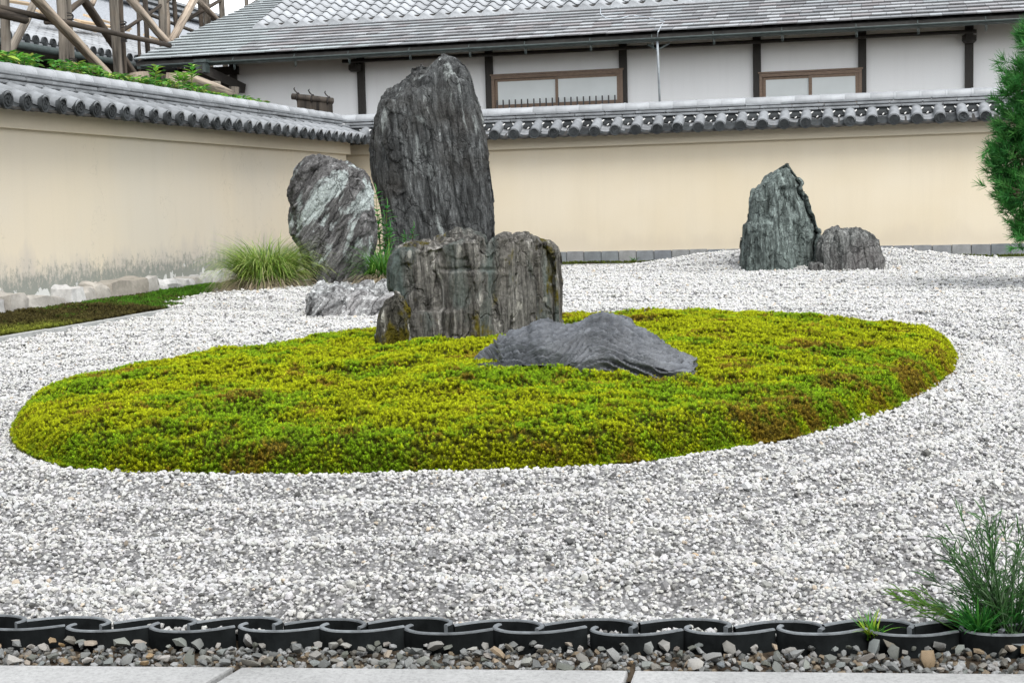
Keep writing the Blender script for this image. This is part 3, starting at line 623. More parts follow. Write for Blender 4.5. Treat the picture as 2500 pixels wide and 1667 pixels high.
def garden_wall(label, loc, rotz, x0, x1, mat, ph, jit):
    w = thing('garden_wall', label, 'wall', loc, rotz)
    b = MB(); b.box((x0, 0, -.1), (x1, .36, 1.86)); obj('plaster_face', b, mat, w)
    b = MB(); b.box((x0, -.075, 1.848), (x1, .435, 2.03)); obj('plaster_band', b, 'plaster_band', w)
    b = MB(); yc = .18
    pr = [(-.335, 2.000), (-.335, 2.022), (yc, 2.022+(yc+.335)*SL), (.695, 2.022), (.695, 2.000), (yc, 1.99+(yc+.335)*SL)]
    vs = [(x0, a, c) for a, c in pr]+[(x1, a, c) for a, c in pr]; b.add(vs, [(i, (i+1) % 6, 6+(i+1) % 6, 6+i) for i in range(6)]+[(5, 4, 3, 2, 1, 0), tuple(range(6, 12))]); obj('roof_bed', b, 'soffit', w)
    n0, n1 = math.ceil((x0-ph)/PS), math.floor((x1-ph)/PS)
    for i in range(n0, n1+1):
        x = ph+i*PS; j = lambda a: random.uniform(-a, a)*jit
        t = link('round_tile', rt_lo, w, (x, j(.004), j(.004)), (0, 0, j(.02))); link('end_disc', dm, t, (0, ey, ez), (-math.atan(SL)*.25, random.uniform(0, 6.3), 0))
        link('round_tile', rt_hi, w, (x, 0, j(.003)))
        for k in range(4): link('pan_tile', pans[k], w, (x+PS/2+j(.004), j(.003), j(.003)))
        link('infill_tile', fill_me, w, (x+PS/2, 0, 0)); 
        link('mortar', mort_me, w, (x+PS/2, j(.004), j(.004)), (0, 0, j(.03)))
    for c, L, o in zip(crs, (.60, .48, .55), (0, .2, .1)):
        k = x0+o
        while k < x1: link('ridge_course', c, w, (k+L/2, yc+random.uniform(-.003, .003), random.uniform(-.002, .002)), (random.uniform(-.01, .01), 0, random.uniform(-.003, .003))); k += L
    k = x0
    while k < x1: link('ridge_tile', capm, w, (k+CL/2, yc+random.uniform(-.002, .002), 2.425+random.uniform(-.002, .002)), (0, random.uniform(-.004, .004), random.uniform(-.003, .003))); k += CL
    return w
gw_back = garden_wall('cream plaster garden wall with grey tiled roof running across behind the pointed rock', (0, 22.4, 0), 0, -8.36, 6.4, 'plaster_back', -5.54, 1)
gw_left = garden_wall('beige stained plaster garden wall with tiled roof on the left, meeting the far wall', (-8.0, 0, 0), R(90), 8.4, 22.02, 'plaster_left', .12, 1)
# slabs at the foot of the far wall
b = MB(); bm = bmesh.new(); bmesh.ops.create_cube(bm, size=1.0)
for v_ in bm.verts: v_.co = Vector((v_.co.x*.272, v_.co.y*.06, v_.co.z*.31))
bmesh.ops.bevel(bm, geom=bm.edges[:], offset=.008, segments=2, affect='EDGES'); me = bpy.data.meshes.new('base_slab'); bm.to_mesh(me); bm.free(); me.materials.append(M['slab_stone']); autosmooth(me, 40)
k = -7.7
while k < 6.2: link('base_slab', me, gw_back, (k, -.012+random.uniform(-.004, .004), .052+random.uniform(-.005, .004)), (0, random.uniform(-.008, .008), 0)); k += .279
# rough stones at the foot of the left wall
def rough_block(L, H, D, seed):
    bm = bmesh.new(); bmesh.ops.create_cube(bm, size=1.0); bmesh.ops.subdivide_edges(bm, edges=bm.edges[:], cuts=4, use_grid_fill=True)
    P = np.array([v_.co[:] for v_ in bm.verts]); nn = fbm(P*2.2+seed*9.1, 3, seed); sh = 1-.20*((np.abs(P)*2)**4).sum(1)/3
    for v_, a, s_ in zip(bm.verts, nn, sh): v_.co = Vector((v_.co.x*L*s_*(1+.22*a), v_.co.y*D*(s_+.34*a), v_.co.z*H*(s_+.34*a)))
    me = bpy.data.meshes.new('base_stone'); bm.to_mesh(me); bm.free(); me.materials.append(M['base_stone']); return autosmooth(me, 30)
k = 10.8; i = 0
while k < 21.8:
    L = random.choice((.24, .30, .34, .40, .48, .80)); H = random.uniform(.17, .30)
    link('base_stone', rough_block(L*1.08, H*1.35, .34, i), gw_left, (k+L/2, -.07+random.uniform(-.04, .03), .08+random.uniform(-.02, .02)), (0, random.uniform(-.05, .05), random.uniform(-.06, .06))); k += L; i += 1

# ================================================================= rocks
def rock(name, label, px, Y0, zg, front_d, back_d, mat, voxel, strat, amp, prof=None, warp=None, seed=0, chunk=(3.0, .9), group=None, sink=.16, wob=.02, fcrack=None):
    W = np.array([ony(x, y, Y0)[[0, 2]] for x, y in px]); cx = (W[:, 0].min()+W[:, 0].max())/2
    W = W-np.array([cx, zg]); W[W[:, 1] < .03, 1] = -sink
    out = []
    for a, c in zip(W, np.roll(W, -1, 0)):
        k = max(1, int(np.hypot(*(c-a))/.05))
        for t in range(k): out.append(a+(c-a)*t/k)
    W = np.array(out); nW = len(W)
    prof = prof or [(-1.0, .70, .80), (-.86, .86, .92), (-.55, .96, .975), (-.1, 1.0, 1.0), (.35, .985, .985), (.75, .88, .92), (1.0, .66, .76)]
    b = MB(); vs = []
    for y, sx, sz in prof:
        d = y*(front_d if y < 0 else back_d)
        vs += [(p[0]*sx+d*cx/Y0, d, p[1]*sz if p[1] > 0 else p[1]) for p in W]
    K = len(prof); fs = [(k*nW+i, k*nW+(i+1) % nW, (k+1)*nW+(i+1) % nW, (k+1)*nW+i) for k in range(K-1) for i in range(nW)]
    fs += [tuple(range(nW-1, -1, -1)), tuple((K-1)*nW+i for i in range(nW))]
    b.add(vs, fs); me0 = b.mesh(name+'_hull'); bm = bmesh.new(); bm.from_mesh(me0); bmesh.ops.triangulate(bm, faces=[f for f in bm.faces if len(f.verts) > 4]); bmesh.ops.recalc_face_normals(bm, faces=bm.faces); bm.to_mesh(me0); bm.free()
    o = link(name, me0, None, (cx, Y0, zg)); md = o.modifiers.new('vox', 'REMESH'); md.mode = 'VOXEL'; md.voxel_size = voxel; md.use_smooth_shade = True
    dg = bpy.context.evaluated_depsgraph_get(); me = bpy.data.meshes.new_from_object(o.evaluated_get(dg)); o.modifiers.clear(); o.data = me; bpy.data.meshes.remove(me0); me.name = name
    nv = len(me.vertices); P = np.zeros(nv*3, np.float32); me.vertices.foreach_get('co', P); P = P.reshape(-1, 3).astype(float)
    if warp is not None: P0 = P; P = warp(P); P[:, 0] += (P[:, 1]-P0[:, 1])*(cx+P0[:, 0])/Y0; me.vertices.foreach_set('co', P.astype(np.float32).ravel()); me.update()
    Nn = np.zeros(nv*3, np.float32); me.vertices.foreach_get('normal', Nn); Nn = Nn.reshape(-1, 3)
    rx, ry = strat                                # tilt of the foliation in the picture plane and into it
    ca, sa = math.cos(rx), math.sin(rx); Q = np.stack([P[:, 0]*ca-P[:, 2]*sa, P[:, 1], P[:, 0]*sa+P[:, 2]*ca], 1)
    S = np.array([chunk[0], chunk[0]*.8, chunk[1]])
    wq = np.stack([fbm(P*3+5, 3, seed+60), fbm(P*3+9, 3, seed+61), fbm(P*3+13, 3, seed+62)], 1)*.12
    c1, d1 = cells((Q+wq)*S, seed); c2, d2 = cells((Q+wq*.6)*S*2.6, seed+7)
    d = amp[0]*c1*1.6 + amp[1]*c2*1.5
    d += amp[2]*fbm(Q*np.array([9, 9, 1.1])*(1.0), 4, seed+11) + amp[3]*fbm(Q*np.array([30, 30, 3.2]), 4, seed+12) + wob*fbm(P*1.7, 3, seed+13)
    rid = 1-np.abs(fbm(Q*np.array([6, 6, .8]), 4, seed+14)); d -= amp[4]*smooth(.86, 1.0, rid)
    if fcrack is not None: d = d+fcrack(P, Q)
    if name == 'wavy_rock':                        # thin dark seams between the layers
        ph = wavy_phase(P); t = ph-np.floor(ph); t3 = ph*2.7-np.floor(ph*2.7); mk = .35+.65*smooth(-.25, .15, fbm(P*3.1, 2, 93))
        sm = (1-.92*mk*smooth(.28, .0, t))*(1-.4*smooth(.25, .0, t3))*(.6+.65*t); ca_ = me.color_attributes.new('seam', 'FLOAT_COLOR', 'POINT'); ca_.data.foreach_set('color', np.repeat(sm[:, None], 4, 1).astype(np.float32).ravel())
    P2 = P+Nn*d[:, None]; me.vertices.foreach_set('co', P2.astype(np.float32).ravel()); me.update()
    if not me.materials: me.materials.append(M[mat])
    else: me.materials[0] = M[mat]
    return tag(o, label, 'rock', group)

TALL = [(905, 357), (908, 327), (914, 304), (920, 268), (929, 244), (940, 224), (964, 208), (982, 196), (1000, 180), (1006, 166), (1030, 157), (1045, 166), (1056, 156), (1068, 144), (1085, 133), (1101, 141), (1119, 149), (1137, 159), (1147, 176), (1155, 205), (1159, 229), (1169, 253), (1175, 283), (1182, 321), (1188, 357), (1197, 417), (1204, 473), (1207, 525), (1206, 590), (1200, 680), (945, 680), (938, 600), (934, 550), (928, 508), (917, 466), (907, 427), (904, 385)]
def tall_warp(P):
    P = P.copy(); z = P[:, 2]; fr = P[:, 1] < 0
    P[:, 1] += np.where(fr, .16*np.maximum(0, P[:, 0]-.18)*1.4 + .10*np.maximum(0, -P[:, 0]-.35), 0)
    top = 2.30+.22*(P[:, 0]+.5)+.08*fbm(P*4, 3, 77); P[:, 1] += .22*smooth(top-.02, top+.07, z)*smooth(.22, .02, P[:, 0])*smooth(.05, -.3, P[:, 1]); return P
def tall_cut(P, Q):
    x, z = P[:, 0], P[:, 2]
    g = (x-(.02+.25*(2.0-z)*.6))+.05*fbm(P*5, 2, 78); led = -.03*smooth(.0, .05, g)*smooth(.9, 1.3, z)*smooth(2.2, 1.9, z)*(x < .45)
    return led
rock('standing_stone', 'tallest dark grey upright rock rising above the far wall', TALL, 18.4, .06, .55, .5, 'rock_tall', .0140, (R(-6), 0), (.020, .012, .034, .016, .024), warp=tall_warp, seed=1, chunk=(2.6, .55), fcrack=tall_cut)

LEAN = [(727, 417), (738, 403), (752, 390), (773, 383), (797, 383), (825, 388), (846, 395), (867, 405), (889, 418), (899, 434), (906, 452), (910, 473), (912, 518), (915, 550), (915, 589), (908, 617), (902, 648), (892, 676), (884, 705), (780, 712), (772, 690), (758, 673), (746, 641), (733, 610), (721, 581), (709, 562), (705, 539), (707, 508), (708, 483), (711, 455), (720, 441), (726, 432)]
rock('leaning_rock', 'purple-grey upright rock with pale diagonal bands beside the tallest rock', LEAN, 15.5, .10, .42, .42, 'rock_lean', .0125, (R(36), 0), (.030, .020, .030, .013, .022), seed=2, chunk=(3.2, .8))

FLAT = [(752, 770), (754, 732), (756, 711), (766, 704), (797, 701), (815, 690), (832, 695), (846, 700), (878, 697), (896, 694), (917, 700), (941, 696), (970, 700), (985, 720), (985, 770)]
rock('low_rock', 'pale grey low flat rock lying on gravel before the diagonal banded rock', FLAT, 12.5, .06, .28, .40, 'rock_flat', .010, (R(40), 0), (.035, .024, .02, .012, .02), seed=3, chunk=(5, 2.2), prof=[(-1.0, .93, .50), (-.8, .97, .72), (-.3, .99, .9), (.1, 1.0, 1.0), (.6, .96, .95), (1.0, .8, .6)])

BOUL = [(955, 655), (959, 631), (967, 613), (976, 601), (990, 594), (1022, 590), (1053, 587), (1081, 580), (1106, 574), (1141, 570), (1169, 573), (1182, 580), (1185, 603), (1197, 597), (1213, 583), (1246, 573), (1278, 569), (1299, 575), (1316, 586), (1344, 592), (1360, 606), (1367, 627), (1370, 659), (1373, 683), (1376, 718), (1376, 764), (1374, 850), (1004, 850), (1004, 771), (994, 743), (966, 715), (956, 697)]
def boul_warp(P):
    P = P.copy(); x = P[:, 0]; fr = P[:, 1] < .2
    P[:, 1] += np.where(fr, 1.55*np.maximum(0, x-.04)**1.15 - .04*np.maximum(0, -x), .55*np.maximum(0, x-.04)); return P
def boul_cut(P, Q):
    x, z = P[:, 0], P[:, 2]; fr = P[:, 1] < .05
    lz = .60+.10*(x+.45)+.015*fbm(P*7, 3, 81); slabm = smooth(lz-.008, lz+.008, z)*smooth(.07, .02, x); d = .030*slabm*fr
    cz = .435-.055*(x+.1)+.012*fbm(P*9, 3, 82); d = d-.014*np.exp(-((z-cz)/.010)**2)*smooth(-.22, -.12, x)*smooth(.22, .12, x)
    d = d+.014*smooth(cz, cz-.02, z)*smooth(-.2, -.1, x)*smooth(.2, .1, x)
    low = smooth(.20, .17, z+.03*fbm(P*6, 2, 83))*smooth(-.45, -.4, x)*smooth(.0, -.08, x); d = d+.035*low
    gr = np.abs(x+.19+.03*fbm(P*5, 2, 84)); d = d-.055*smooth(.05, .0, gr)*smooth(.48, .3, z)
    return d
rock('boulder', 'big squared dark boulder with vertical grain standing in the moss island', BOUL, 8.45, .18, .22, .40, 'rock_boulder', .0085, (R(2), 0), (.020, .014, .018, .009, .020), warp=boul_warp, seed=4, chunk=(5.0, .9), fcrack=boul_cut, prof=[(-1.0, .93, .93), (-.7, .985, .975), (-.2, 1.0, 1.0), (.4, .99, .99), (1.0, .85, .88)])

SIDE = [(917, 860), (920, 817), (925, 781), (931, 753), (941, 736), (957, 725), (966, 708), (976, 711), (988, 732), (997, 753), (1002, 785), (1005, 817), (1007, 860)]
rock('side_stone', 'small dark mossy stone leaning on the left end of the big moss-island boulder', SIDE, 8.02, .18, .12, .16, 'rock_side', .007, (R(12), 0), (.018, .012, .014, .008, .014), seed=5, chunk=(7, 2), sink=.12)

WAVY = [(1146, 902), (1155, 882), (1169, 866), (1195, 847), (1210, 829), (1233, 820), (1252, 812), (1271, 808), (1290, 803), (1300, 792), (1322, 783), (1338, 785), (1354, 795), (1383, 799), (1411, 795), (1431, 785), (1450, 773), (1472, 768), (1497, 771), (1523, 779), (1539, 787), (1550, 803), (1571, 807), (1593, 818), (1615, 837), (1641, 855), (1667, 866), (1686, 871), (1700, 880), (1690, 915), (1155, 915)]
def wavy_phase(P):
    x, y, z = P[:, 0], P[:, 1], P[:, 2]
    return z*30+y*7-3.2*np.exp(-((x-.12)/.16)**2)+1.6*np.exp(-((x+.28)/.2)**2)+2.6*fbm(np.stack([x*3.2, y*3.2, z*2.0], 1), 2, 91)+.55*fbm(P*11, 3, 92)
def wavy_cut(P, Q):
    x, z = P[:, 0], P[:, 2]; ph = wavy_phase(P); t = ph-np.floor(ph); mask = .3+.7*smooth(-.25, .15, fbm(P*3.1, 2, 93)); t3 = ph*2.7-np.floor(ph*2.7)
    d = .030*(t**1.6-.4)*mask+.006*(t3-.5)
    d = d-.14*smooth(.15, .03, z)*smooth(.04, -.12, x)*smooth(-.60, -.48, x)*(P[:, 1] < .1)      # hollow under the left end
    return d
rock('wavy_rock', 'low blue-grey rock with flowing wavy layers lying in moss before the boulder', WAVY, 6.95, .175, .26, .34, 'rock_wavy', .0065, (R(80), 0), (.003, .002, .003, .003, .002), seed=6, chunk=(5, 1.4), fcrack=wavy_cut, sink=.10, wob=.018, prof=[(-1.0, .90, .30), (-.8, .95, .52), (-.5, .975, .75), (-.2, .99, .92), (.1, 1.0, 1.0), (.5, .97, .92), (1.0, .75, .5)])

PNT = [(1818, 665), (1817, 624), (1821, 578), (1824, 546), (1828, 511), (1832, 487), (1837, 467), (1849, 457), (1870, 434), (1891, 417), (1912, 404), (1923, 398), (1933, 413), (1946, 431), (1956, 445), (1961, 466), (1972, 480), (1979, 501), (1981, 515), (1989, 525), (1991, 543), (1995, 555), (2004, 567), (2000, 581), (1993, 597), (1991, 627), (1988, 640), (1978, 665)]
def pnt_warp(P):
    P = P.copy(); x, z = P[:, 0], P[:, 2]; fr = P[:, 1] < 0
    P[:, 1] += np.where(fr, .75*np.maximum(0, x+.02+.10*(z-.6)), 0)+.35*np.maximum(0, z-1.12)*np.maximum(0, .25-x)*2*fr; return P
def pnt_cut(P, Q):
    x, z = P[:, 0], P[:, 2]; e = x-(-.02+.22*np.maximum(0, .55-z))+.035*fbm(P*7, 2, 95)
    return -.05*smooth(-.02, .03, e)*smooth(1.12, 1.05, z)*smooth(.12, .4, z)*smooth(.42, .25, x)*(P[:, 1] < .25)+.02*smooth(.62, .60, z)*(x < -.1)
rock('pointed_rock', 'pointed green-grey rock on the gravel mound against the far wall', PNT, 19.6, .03, .42, .40, 'rock_point', .014, (R(3), 0), (.034, .024, .022, .012, .018), warp=pnt_warp, seed=7, chunk=(3.4, 1.1), fcrack=pnt_cut)
RND = [(1993, 665), (1993, 617), (1995, 595), (2003, 578), (2017, 561), (2038, 554), (2060, 558), (2091, 556), (2116, 563), (2133, 573), (2145, 588), (2151, 602), (2156, 622), (2162, 630), (2163, 665)]
rock('rounded_rock', 'rounded dark streaked rock right beside the pointed rock', RND, 19.45, .03, .32, .36, 'rock_round', .0115, (R(4), 0), (.016, .012, .014, .010, .016), seed=8, chunk=(5.5, .8))
TNY = [(1974, 668), (1976, 643), (1986, 637), (2000, 640), (2009, 645), (2011, 668)]
rock('wedge_stone', 'tiny grey stone wedged at the foot between the pointed and rounded rocks', TNY, 19.2, .03, .10, .12, 'rock_round', .010, (R(4), 0), (.015, .01, .01, .006, .01), seed=9, chunk=(6, 3), sink=.06)
p = onz(2112, 962, .16)
tag(link('moss_stone', stone_mesh('moss_stone', 'slab_stone', 2, 6, .12, .6), None, (p[0], p[1], float(moss_h(np.array([p[0]]), np.array([p[1]]))[0])+.01), (.1, .2, .5), (.042, .034, .03)), 'small grey stone half buried in moss near the right end of the island', 'stone')
p = onz(1697, 1325, .012)
tag(link('brown_pebble', stone_mesh('brown_pebble', 'lumber', 1, 6, .12, .7), None, (p[0], p[1], ground_h(p[0], p[1])+.012), (0, .2, .3), (.014, .010, .008)), 'single rust brown pebble on white gravel right of centre', 'pebble')

# ================================================================= the house behind the far wall
HX, HY = -5.0, 27.0
house = thing('house', 'long white plastered house with dark posts and shingled roof behind the far wall', 'house', (HX, HY, 0))
HL = (-HX, -HY, 0)
def part(name, mb, mats, parent, root, **k):
    return obj(name, mb, mats, parent, loc=(-root.location[0], -root.location[1], -root.location[2]) if parent is root else (0, 0, 0), **k)
b = MB(); b.box((-12.1, 27.0, -.1), (7.0, 27.25, 4.30)); part('wall', b, 'plaster_white', house, house)
b = MB(); b.box((-12.16, 27.02, -.1), (-12.103, 33.0, 4.30)); part('side_wall', b, 'dark_wood', house, house)
for x, y in ((882, 220), (1194, 190), (1521, 170), (1848, 160), (2105, 150), (2366, 140)):
    p = ony(x, y, 26.95); b = MB(); b.box((p[0]-.072, 26.93, 0), (p[0]+.072, 27.02, 4.2)); part('post', b, 'dark_wood', house, house)
b = MB(); b.box((-12.19, 26.93, 0), (-12.05, 27.012, 4.2)); part('post', b, 'dark_wood', house, house)
A, B = ony(836, 151, 26.72), ony(2384, 77, 26.72)
b = MB(); b.tube([A, (A+B)/2, B], .036, 10); part('hanging_rail', b, 'dark_wood', house, house, smooth_=True)
for x, y in ((866, 163), (2366, 92)):
    p = ony(x, y, 26.86); b = MB(); b.tube([p+(0, 0, .05), p+(0, 0, .03), p+(0, 0, -.06), p+(0, 0, -.10)], [.085, .125, .125, .085], 12); b.box((p[0]-.06, 26.74, p[2]-.02), (p[0]+.06, 26.95, p[2]+.12)); part('rail_bracket', b, 'dark_wood', house, house)
# roof of thin shingles below, wavy tiles above
SLP = .31; ex0, ex1 = -13.74, 6.5; EZ = 3.965
def roof_z(y): return EZ+SLP*(y-26.0)
roof = link('roof', None, house, (0, 0, 0)); roof.location = HL
b = MB(); b.add([(ex0, 26.02, EZ-.03), (ex1, 26.02, EZ-.03), (ex1, 35, roof_z(35)-.05), (ex0, 35, roof_z(35)-.05), (ex0, 26.02, EZ-.10), (ex1, 26.02, EZ-.10), (ex1, 35, roof_z(35)-.17), (ex0, 35, roof_z(35)-.17)], [(0, 1, 2, 3), (7, 6, 5, 4), (0, 4, 5, 1), (1, 5, 6, 2), (2, 6, 7, 3), (3, 7, 4, 0)]); obj('roof_deck', b, 'soffit', roof)
b = MB(); b.box((ex0+.02, 26.03, EZ-.155), (ex1, 26.12, EZ-.102)); obj('fascia', b, 'gutter_metal', roof)
pal = [(.31, .335, .35), (.27, .285, .30), (.285, .285, .295), (.33, .345, .355), (.24, .245, .255), (.30, .30, .31), (.39, .405, .42), (.29, .305, .315), (.265, .255, .26)]
palg = [(.35, .39, .40), (.33, .37, .38), (.37, .41, .42), (.31, .35, .355)]
mm = NT('shingle_slate', .55, .4); mm.col(mm.mix(.4, mm.attr('col'), mm.ramp(mm.noise(mm.coord('Object', (1, 4, 4)), 6, 6, .7), [(.3, .5), (.7, 1.15)]), 'MULTIPLY')); mm.bump(mm.noise(mm.coord('Object'), 40, 4), .3, .004)
def shingle(b, x, y, w, c, L=.42, th=.022):
    z = roof_z(y)+.034; dy, dz = .955, .955*SL0
    b.v; base = len(b.v); kk = random.uniform(.82, 1.15); c4 = (*[q*kk for q in c], 1)
    y1 = y+L*.955; z1 = z+L*.955*SL0
    b.add([(x, y, z), (x+w, y, z), (x+w, y1, z1), (x, y1, z1), (x, y, z+th), (x+w, y, z+th), (x+w, y1, z1+th*.3), (x, y1, z1+th*.3)], [(0, 4, 7, 3), (4, 5, 6, 7), (1, 2, 6, 5), (3, 2, 1, 0)], 0, c4)
    b.add([(x, y, z), (x+w, y, z), (x+w, y, z+th), (x, y, z+th)], [(0, 1, 2, 3)], 0, tuple(q*.3 for q in c4[:3])+(1,))      # butt end darkened to paint the shadow line between courses
SL0 = SLP*.80
kinds = {}
for i in range(16):
    for gset, P_ in (('n', pal), ('g', palg)):
        q = MB(); w = random.uniform(.20, .36); cc = random.choice(P_); SVy = 26.0; 
        shingle(q, 0, 26.0, w-.006, cc); q.v = [(a, c-26.0, d-roof_z(26.0)) for a, c, d in q.v]; kinds[(gset, i)] = (q.mesh('shingle', False, ['shingle_slate']), w)
rest = MB(); nsh = 0
for r_ in range(0, 30):
    y = 25.96+r_*.30; x = ex0+random.uniform(-.03, .0)
    while x < (ex1-.3 if r_ < 9 else -12.35):
        g_ = 'g' if x < -11.9+.3*random.random() or (r_ < 2 and x < -9 and random.random() < .5) else 'n'
        dyj = random.uniform(-.012, .006)
        if r_ < 5 and nsh < 298 and -13.9 < x < 3.4:
            me, w = kinds[(g_, random.randrange(16))]; link('shingle', me, roof, (x, y+dyj, roof_z(y+dyj)+random.uniform(0, .006))); nsh += 1
        else:
            w = random.uniform(.20, .36); shingle(rest, x, y+dyj, w-.006, random.choice(palg if g_ == 'g' else pal))
        x += w
kind(obj('shingle_field', rest, 'shingle_slate', roof), 'stuff')
b = MB(); b.box((-12.28, 28.55, roof_z(28.55)), (ex1, 28.9, roof_z(28.55)+.12)); obj('tile_bed', b, 'soffit', roof)
def stile_mesh(L=.36, w=.345, front_drop=0.0):
    b = MB(); n = 12; pr = []
    for i in range(n):
        t = i/(n-1); pr.append((w*(t-.5), .050*math.sin(2*math.pi*(t-.08))*(1 if t < .55 else .8)))
    th = .034; dy = L; rows = [(0, 0), (.03, .004), (dy, -.030)]; vs = []
    for yy, o_ in rows: vs += [(x, yy, h+o_+yy*.45) for x, h in pr]
    vs += [(x, 0, h-th-front_drop) for x, h in pr]; vs += [(x, dy, h-th+dy*.45) for x, h in pr]
    fs = [(k*n+i, k*n+i+1, (k+1)*n+i+1, (k+1)*n+i) for k in range(2) for i in range(n-1)]+[(3*n+i+1, 3*n+i, 4*n+i, 4*n+i+1) for i in range(n-1)]
    b.add(vs, fs); k0 = len(b.v); b.add(vs, [(3*n+i, 3*n+i+1, i+1, i) for i in range(n-1)], 1 if not front_drop else 0); return autosmooth(b.mesh('wavy_tile', False, ['tile_cap', 'tile_dark']), 40)  # front edges take the dark tile colour, painting the shadow line between rows
st_e, st_n = stile_mesh(front_drop=.075), stile_mesh()
for r_ in range(7):
    for c_ in range(42):
        x = -12.13+c_*.33
        if r_*.27 > 2.0-(c_*.33)*.17: continue
        link('wavy_tile', st_e if r_ == 0 else st_n, roof, (x+random.uniform(-.004, .004), 28.45+r_*.27, 4.835+r_*.27*.45+random.uniform(-.003, .003)), (random.uniform(-.012, .012), random.uniform(-.008, .008), random.uniform(-.01, .01)))
b = MB(); b.add([(-12.2, 28.7, 4.86), (6.5, 28.7, 4.86), (6.5, 36, 8.2), (-12.2, 36, 8.2)], [(0, 1, 2, 3)]); obj('upper_deck', b, 'tile', roof)
# gutter, hangers, hopper and corner bracket
g0, g1 = ony(345, 160, 25.93), ony(2620, 52, 25.93); b = MB(); n_ = 9; vs = []
for q in (g0, g1):
    for k in range(n_):
        a = math.pi+math.pi*k/(n_-1); vs.append((q[0], 25.93+.055*math.cos(a), 3.865+.055*math.sin(a)))
    for k in range(n_):
        a = math.pi+math.pi*k/(n_-1); vs.append((q[0], 25.93+.047*math.cos(a), 3.866+.047*math.sin(a)))
b.add(vs, [(i, i+1, 2*n_+i+1, 2*n_+i) for i in range(n_-1)]+[(n_+i+1, n_+i, 3*n_+i, 3*n_+i+1) for i in range(n_-1)]+[(0, 2*n_, 3*n_, n_), (n_-1, 2*n_-1, 4*n_-1, 3*n_-1)]); gt = part('gutter', b, 'gutter_metal', house, house, smooth_=True)
hm = MB(); hm.tube([(0, 0, .06), (0, -.06, .0), (0, 0, -.065)], .008, 5); hm.tube([(0, 0, -.065), (0, 0, -.17)], .008, 5); hm.tube([(.025, 0, -.065), (.025, 0, -.17), (0, 0, -.18)], .006, 5); hme = hm.mesh('hanger', True, ['gutter_metal'])
for x in np.arange(-11.6, 5.5, 1.15): link('hanger', hme, gt, (x+random.uniform(-.1, .1), 25.93, 3.866))
p = ony(495, 158, 25.85); b = MB(); b.box((p[0]-.10, 25.74, p[2]-.16), (p[0]+.10, 25.96, p[2]+.06)); b.box((p[0]-.125, 25.71, p[2]+.03), (p[0]+.125, 25.99, p[2]+.085)); ho = part('hopper', b, 'gutter_metal', house, house)
q = ony(583, 214, 26.8); b = MB(); d_ = np.array(q)-np.array((p[0], 25.85, p[2]-.12)); d_ /= np.linalg.norm(d_); s_ = np.cross(d_, (0, 0, 1)); s_ /= np.linalg.norm(s_); u_ = np.cross(s_, d_)
b.obox((np.array(q)+np.array((p[0], 25.85, p[2]-.10)))/2, d_, s_, u_, np.linalg.norm(np.array(q)-np.array((p[0], 25.85, p[2])))/2+.1, .07, .09); part('corner_bracket', b, 'dark_wood', house, house)
b = MB(); b.box((-13.5, 26.9, 3.70), (-12.0, 27.02, 3.86)); b.box((-13.4, 26.2, 3.74), (-13.26, 33, 3.86)); part('eave_beam', b, 'dark_wood', house, house)
# windows
def window(pxl, pxr, pyl, pyr, zb, bars):
    a, c = ony(pxl, pyl, 26.94), ony(pxr, pyr, 26.94); x0, x1, zt = a[0], c[0], (a[2]+c[2])/2
    w = link('window', None, house, (x0-HX, 26.94-HY, zb))
    def wb(name, A, B, mat, par=w): b = MB(); b.box((A[0], A[1], A[2]), (B[0], B[1], B[2])); return obj(name, b, mat, par)
    W, H = x1-x0, zt-zb
    wb('frame', (0, -.03, H-.06), (W, .055, H), 'frame_wood'); wb('frame', (0, -.025, 0), (.055, .055, H-.062), 'frame_wood'); wb('frame', (W-.055, -.025, 0), (W, .055, H-.062), 'frame_wood'); wb('frame', (-.02, -.05, H+.002), (W+.02, .055, H+.030), 'frame_wood')
    wb('sill', (.077, -.06, .0), (W-.077, .05, .055), 'frame_wood')
    for k, yy in ((0, .012), (1, -.012)):
        s0 = .058 if k == 0 else W/2-.025; s1 = W/2+.025 if k == 0 else W-.058
        sh = link('sash', None, w, (s0, yy, .057)); ww, hh = s1-s0, H-.12
        for A, B in (((0, 0, 0), (.055, .02, hh)), ((ww-.055, 0, 0), (ww, .02, hh)), ((.056, .001, hh-.05), (ww-.056, .019, hh)), ((.056, .001, 0), (ww-.056, .019, .05))): wb('rail', A, B, 'frame_wood', sh)
        wb('pane', (.056, .006, .051), (ww-.056, .010, hh-.051), 'glass_frost', sh)
    wb('curtain', (.08, .040, .057), (W/2-.04, .046, H-.1), 'curtain'); wb('curtain', (W/2+.05, .040, .057), (W-.08, .046, H-.1), 'curtain')
    if bars:
        r0, r1 = .12, W-.14
        for k in range(20):
            b = MB(); b.tube([(0, 0, 0), (0, 0, .24)], .014, 6); obj('window_bar', b, 'bar_metal', w, loc=(r0+(r1-r0)*k/19, -.10, -.05))
    return w
window(1200, 1520, 188, 170, 2.765, True); window(1854, 2104, 182, 169, 2.62, False)
